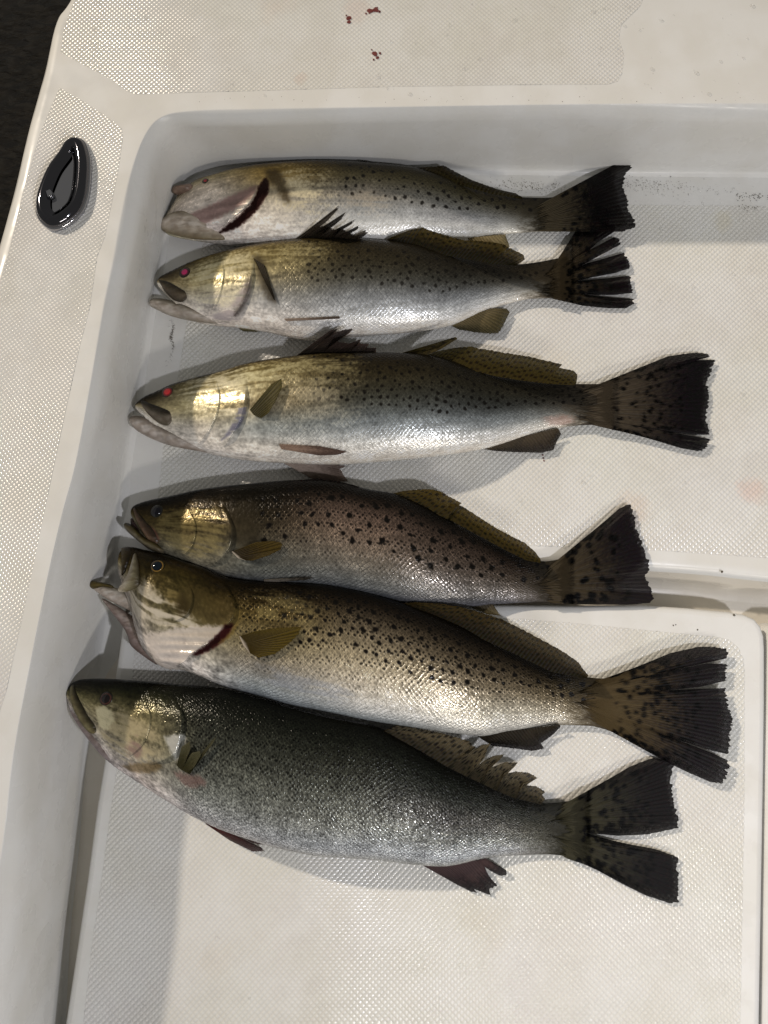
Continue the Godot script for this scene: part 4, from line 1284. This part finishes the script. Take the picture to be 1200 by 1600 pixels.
	fin(f, "anal_fin", [[[745, 1150, 800, 1142, 875, 1132], [770, 1166, 805, 1170, 832, 1174, 851, 1170, 845, 1162, 862, 1150, 876, 1136], 0.014, 0.008]], {"foot": "2c261c", "tip": "16120f", "ray": 5})
	fin(f, "tail_fin", [
		[[944, 1060, 948, 1072], [1010, 1037, 1048, 1020, 1092, 1010, 1120, 1010, 1139, 1013, 1139, 1028, 1107, 1033], 0.0096, 0.0105],
		[[948, 1068, 950, 1088], [1107, 1036, 1138, 1037, 1135, 1064, 1096, 1073], 0.0096, 0.0102],
		[[950, 1084, 950, 1120], [1094, 1076, 1135, 1075, 1138, 1094, 1146, 1121, 1143, 1159, 1140, 1179, 1115, 1174], 0.0096, 0.0105],
		[[950, 1114, 942, 1136], [1114, 1177, 1140, 1189, 1138, 1213, 1130, 1226, 1112, 1223, 1081, 1210, 1040, 1190], 0.0096, 0.0105]],
		{"foot": "524630", "tip": "1a1618", "back": 0.22, "ray": 7, "spots": 40, "size": 4.2, "fade0": 0.2, "fade1": 0.75, "rag": 0.03, "notch": 0.005})

func fish_sixth() -> void:
	var f := make_fish("lowest fish, largest and grey-green, closed mouth and deeply split tail",
		[107, 1080, 110, 1071, 118, 1064, 130, 1061, 151, 1060, 180, 1061, 226, 1064, 280, 1069, 338, 1074, 400, 1089, 460, 1106, 520, 1121, 580, 1133, 620, 1150, 658, 1170, 712, 1202, 767, 1229, 821, 1250, 853, 1255, 886, 1252, 915, 1242],
		[107, 1088, 113, 1113, 122, 1128, 142, 1156, 163, 1182, 184, 1200, 217, 1222, 259, 1249, 309, 1278, 351, 1297, 392, 1311, 434, 1324, 497, 1336, 580, 1342, 647, 1350, 690, 1353, 756, 1341, 794, 1337, 853, 1335, 885, 1338, 915, 1346], 0.48,
		["2c2b22 2a2b22 2a2b24 2c2c24 2a2a24 2c2c26", "3c3a30 42422f 34362f 343730 32352f 32332d", "6c6850 7c765e 4e5049 4c4e47 4a4c48 464843", "8a8470 968e74 64665f 666862 605f5c 56564f",
		"8c8680 9a9488 70736f 747672 6c6e6c 60605a", "7c7678 8c8480 787a7c 808488 7c8084 686866", "6c6468 807878 767476 7c7c7a 787874 646260"],
		{"metal": METAL, "seed": 67, "fleck": 0.7, "head": 0.5, "tail": "3c3a2c", "scale": 7.4, "contrast": 0.4, "mottle": 0.6, "grit": 0.75, "light": 1.22, "rough": 0.17, "from": 290, "relief": 0.15,
		"spots": [[560, 900, 0.02, 0.3, 16, 3.5, 60, 0.5]],
		"marks": [
			[pts([148, 1105, 172, 1100, 205, 1120, 240, 1140, 250, 1175, 200, 1190, 160, 1150]), "b4a888", 0.3, 0.8, 20, true, 0],
			[pts([150, 1106, 166, 1103, 178, 1122, 165, 1140, 152, 1128]), "dcd4b0", 0.3, 0.8, 8, false, 0],
			[pts([256, 1150, 287, 1148, 286, 1172, 274, 1188]), "d0d0ca", 0.35, 0.85, 6, false, 0],
			[pts([190, 1196, 235, 1190, 252, 1196, 240, 1206, 208, 1206]), "4c3a1c", 0.1, 0.6, 9, false, -0.2],
			[pts([270, 1205, 310, 1212, 320, 1225, 290, 1228]), "6c5450", 0.05, 0.7, 10, false, 0],
			[pts([196, 1168, 214, 1150, 222, 1175, 205, 1192]), "6c5058", 0.1, 0.5, 10, true, 0]]})
	plate(f, "cheek_plate", [180, 1108, 168, 1125, 168, 1150, 184, 1176], [226, 1090, 238, 1120, 228, 1158, 200, 1186], 0.0018)
	plate(f, "gill_cover", [200, 1085, 180, 1115, 178, 1150, 196, 1188], [268, 1085, 288, 1115, 286, 1150, 274, 1180, 236, 1196], 0.0035)
	piece(f, "upper_jaw", [[110, 1072, 116, 1067, -0.001, 0.0039], [109, 1088, 120, 1082, 0.0, 0.0055], [114, 1106, 128, 1099, 0.0005, 0.0055], [124, 1126, 138, 1116, 0.0005, 0.0055], [136, 1142, 150, 1131, 0.0, 0.0050], [146, 1148, 155, 1141, -0.001, 0.0028]], ["5c563c", "827a58", "4c4632", "1c1912"], 45, true)
	piece(f, "lower_jaw", [[108, 1090, 112, 1092, 0.02, 0.006], [110, 1108, 122, 1104, 0.02, 0.014], [120, 1127, 138, 1120, 0.021, 0.02], [138, 1152, 160, 1140, 0.022, 0.024], [160, 1179, 184, 1162, 0.023, 0.024], [188, 1203, 205, 1185, 0.024, 0.014]], ["7c7074", "948888", "8c8078", "6c6258"], 47)
	eye(f, Vector2(166, 1092), 10.5, "1a1014", "4c2c24", "1c1610", 0.66)
	fin(f, "soft_dorsal_fin", [
		[[600, 1142, 658, 1174, 700, 1199], [620, 1133, 655, 1138, 690, 1145, 730, 1156, 744, 1168], 0.032, 0.032],
		[[696, 1197, 730, 1214], [742, 1170, 755, 1163, 767, 1161, 764, 1167, 756, 1186], 0.03, 0.036], [[726, 1212, 752, 1224], [757, 1188, 772, 1180, 789, 1178, 782, 1186, 766, 1198], 0.028, 0.036],
		[[748, 1222, 776, 1236], [767, 1199, 790, 1190, 810, 1191, 804, 1198, 788, 1208], 0.026, 0.034], [[772, 1234, 806, 1248], [788, 1209, 805, 1205, 825, 1206, 841, 1215, 830, 1220, 816, 1224], 0.024, 0.03],
		[[800, 1246, 846, 1257], [816, 1226, 838, 1228, 853, 1237, 846, 1240, 852, 1248], 0.022, 0.024]], {"foot": "28241a", "tip": "544c3a", "ray": 6, "dash": 3.0, "spot": "0e0c08", "rag": 0.04})
	fin(f, "pectoral_fin", [[[276, 1196, 284, 1204], [284, 1166, 297, 1158, 298, 1170, 293, 1182], 0.06, 0.063], [[282, 1202, 292, 1208], [300, 1176, 313, 1173, 314, 1180, 304, 1198], 0.06, 0.063], [[290, 1206, 296, 1210], [330, 1158, 339, 1150, 334, 1160, 316, 1184], 0.06, 0.062]], {"foot": "34321f", "tip": "4c4a36", "ray": 4, "rag": 0.02, "skin": 0.005})
	fin(f, "pelvic_fin", [
		[[313, 1272, 322, 1280], [363, 1295, 390, 1308, 414, 1321, 396, 1318], 0.024, 0.012], [[314, 1276, 322, 1288], [380, 1316, 410, 1325, 415, 1331, 395, 1331, 360, 1314], 0.022, 0.008]], {"foot": "5c3430", "tip": "4c3c3a", "ray": 5})
	fin(f, "anal_fin", [
		[[660, 1352, 710, 1351, 752, 1342], [715, 1383, 735, 1393, 746, 1396, 742, 1390, 768, 1400, 765, 1390, 778, 1384, 766, 1374], 0.013, 0.006], [[744, 1345, 758, 1341], [768, 1362, 782, 1369, 792, 1368, 792, 1360, 776, 1350], 0.014, 0.008]], {"foot": "4c3c3c", "tip": "262224", "ray": 5})
	fin(f, "tail_fin", [
		[[892, 1250, 900, 1272, 902, 1300], [960, 1212, 985, 1197, 1016, 1185, 1048, 1184, 1054, 1196, 1050, 1215, 1054, 1256, 1062, 1281, 1062, 1294, 1012, 1304, 965, 1306], 0.0096, 0.006],
		[[902, 1296, 902, 1318, 890, 1343], [939, 1309, 983, 1319, 1027, 1327, 1062, 1340, 1060, 1352, 1062, 1375, 1060, 1411, 1046, 1412, 1010, 1400, 972, 1381, 935, 1358], 0.0096, 0.006]],
		{"foot": "3c3a2c", "tip": "151213", "back": 0.22, "ray": 7, "spots": 40, "size": 4.4, "fade0": 0.05, "fade1": 0.85, "rag": 0.03, "notch": 0.005})

func _ready() -> void:
	rng.seed = 7
	# camera
	var cam := Camera3D.new()
	cam.name = "camera"
	cam.position = Vector3(0, CAM_H, 0)
	cam.rotation_degrees = Vector3(-90 + TILT, 0, 0)
	cam.fov = rad_to_deg(2 * atan(800.0 / FOCAL))
	cam.near = 0.02
	cam.far = 60
	add_child(cam)
	# night air
	var we := WorldEnvironment.new()
	we.name = "world"
	var env := Environment.new()
	env.background_mode = Environment.BG_COLOR
	env.background_color = Color(0.44, 0.435, 0.42)
	env.tonemap_mode = Environment.TONE_MAPPER_LINEAR
	env.tonemap_exposure = 1.0
	env.sdfgi_enabled = true
	env.ssao_enabled = true
	env.ssil_enabled = true
	we.environment = env
	add_child(we)
	# the deck lamp, up forward and to the left
	var key := SpotLight3D.new()
	key.name = "deck_lamp_light"
	key.position = Vector3(-4.55, 3.89, -3.59)
	key.look_at_from_position(key.position, Vector3(0.36, 0, -0.06))
	key.light_color = Color(1.0, 0.94, 0.86)
	key.light_energy = 38.0
	key.light_size = 0.13
	key.spot_angle = 8.5
	key.spot_angle_attenuation = 1.0
	key.spot_range = 12
	key.spot_attenuation = 2
	key.shadow_enabled = true
	add_child(key)
	# the head lamp of whoever holds the phone, above and to the right
	var head := SpotLight3D.new()
	head.name = "head_lamp_light"
	head.position = Vector3(0.56, 1.02, 0.42)
	head.look_at_from_position(head.position, Vector3(0, 0, 0.0))
	head.light_color = Color(0.97, 0.97, 1.0)
	head.light_energy = 0.52
	head.light_size = 0.03
	head.spot_angle = 65
	head.spot_angle_attenuation = 0.1
	head.spot_range = 6
	head.spot_attenuation = 2
	head.shadow_enabled = true
	add_child(head)
	# the cockpit light aft of the well, a long soft strip
	var aft := AreaLight3D.new()
	aft.name = "cockpit_strip_light"
	aft.position = Vector3(1.0, 1.25, 1.7)
	aft.look_at_from_position(aft.position, Vector3(0, 0, -0.3))
	aft.area_size = Vector2(0.7, 0.12)
	aft.light_color = Color(1.0, 0.97, 0.93)
	aft.light_energy = 1.35
	aft.area_range = 6
	aft.shadow_enabled = true
	add_child(aft)
	make_materials()
	build_deck()
	build_cleat()
	fish_top()
	fish_second()
	fish_third()
	fish_fourth()
	fish_fifth()
	fish_sixth()
	build_marks()
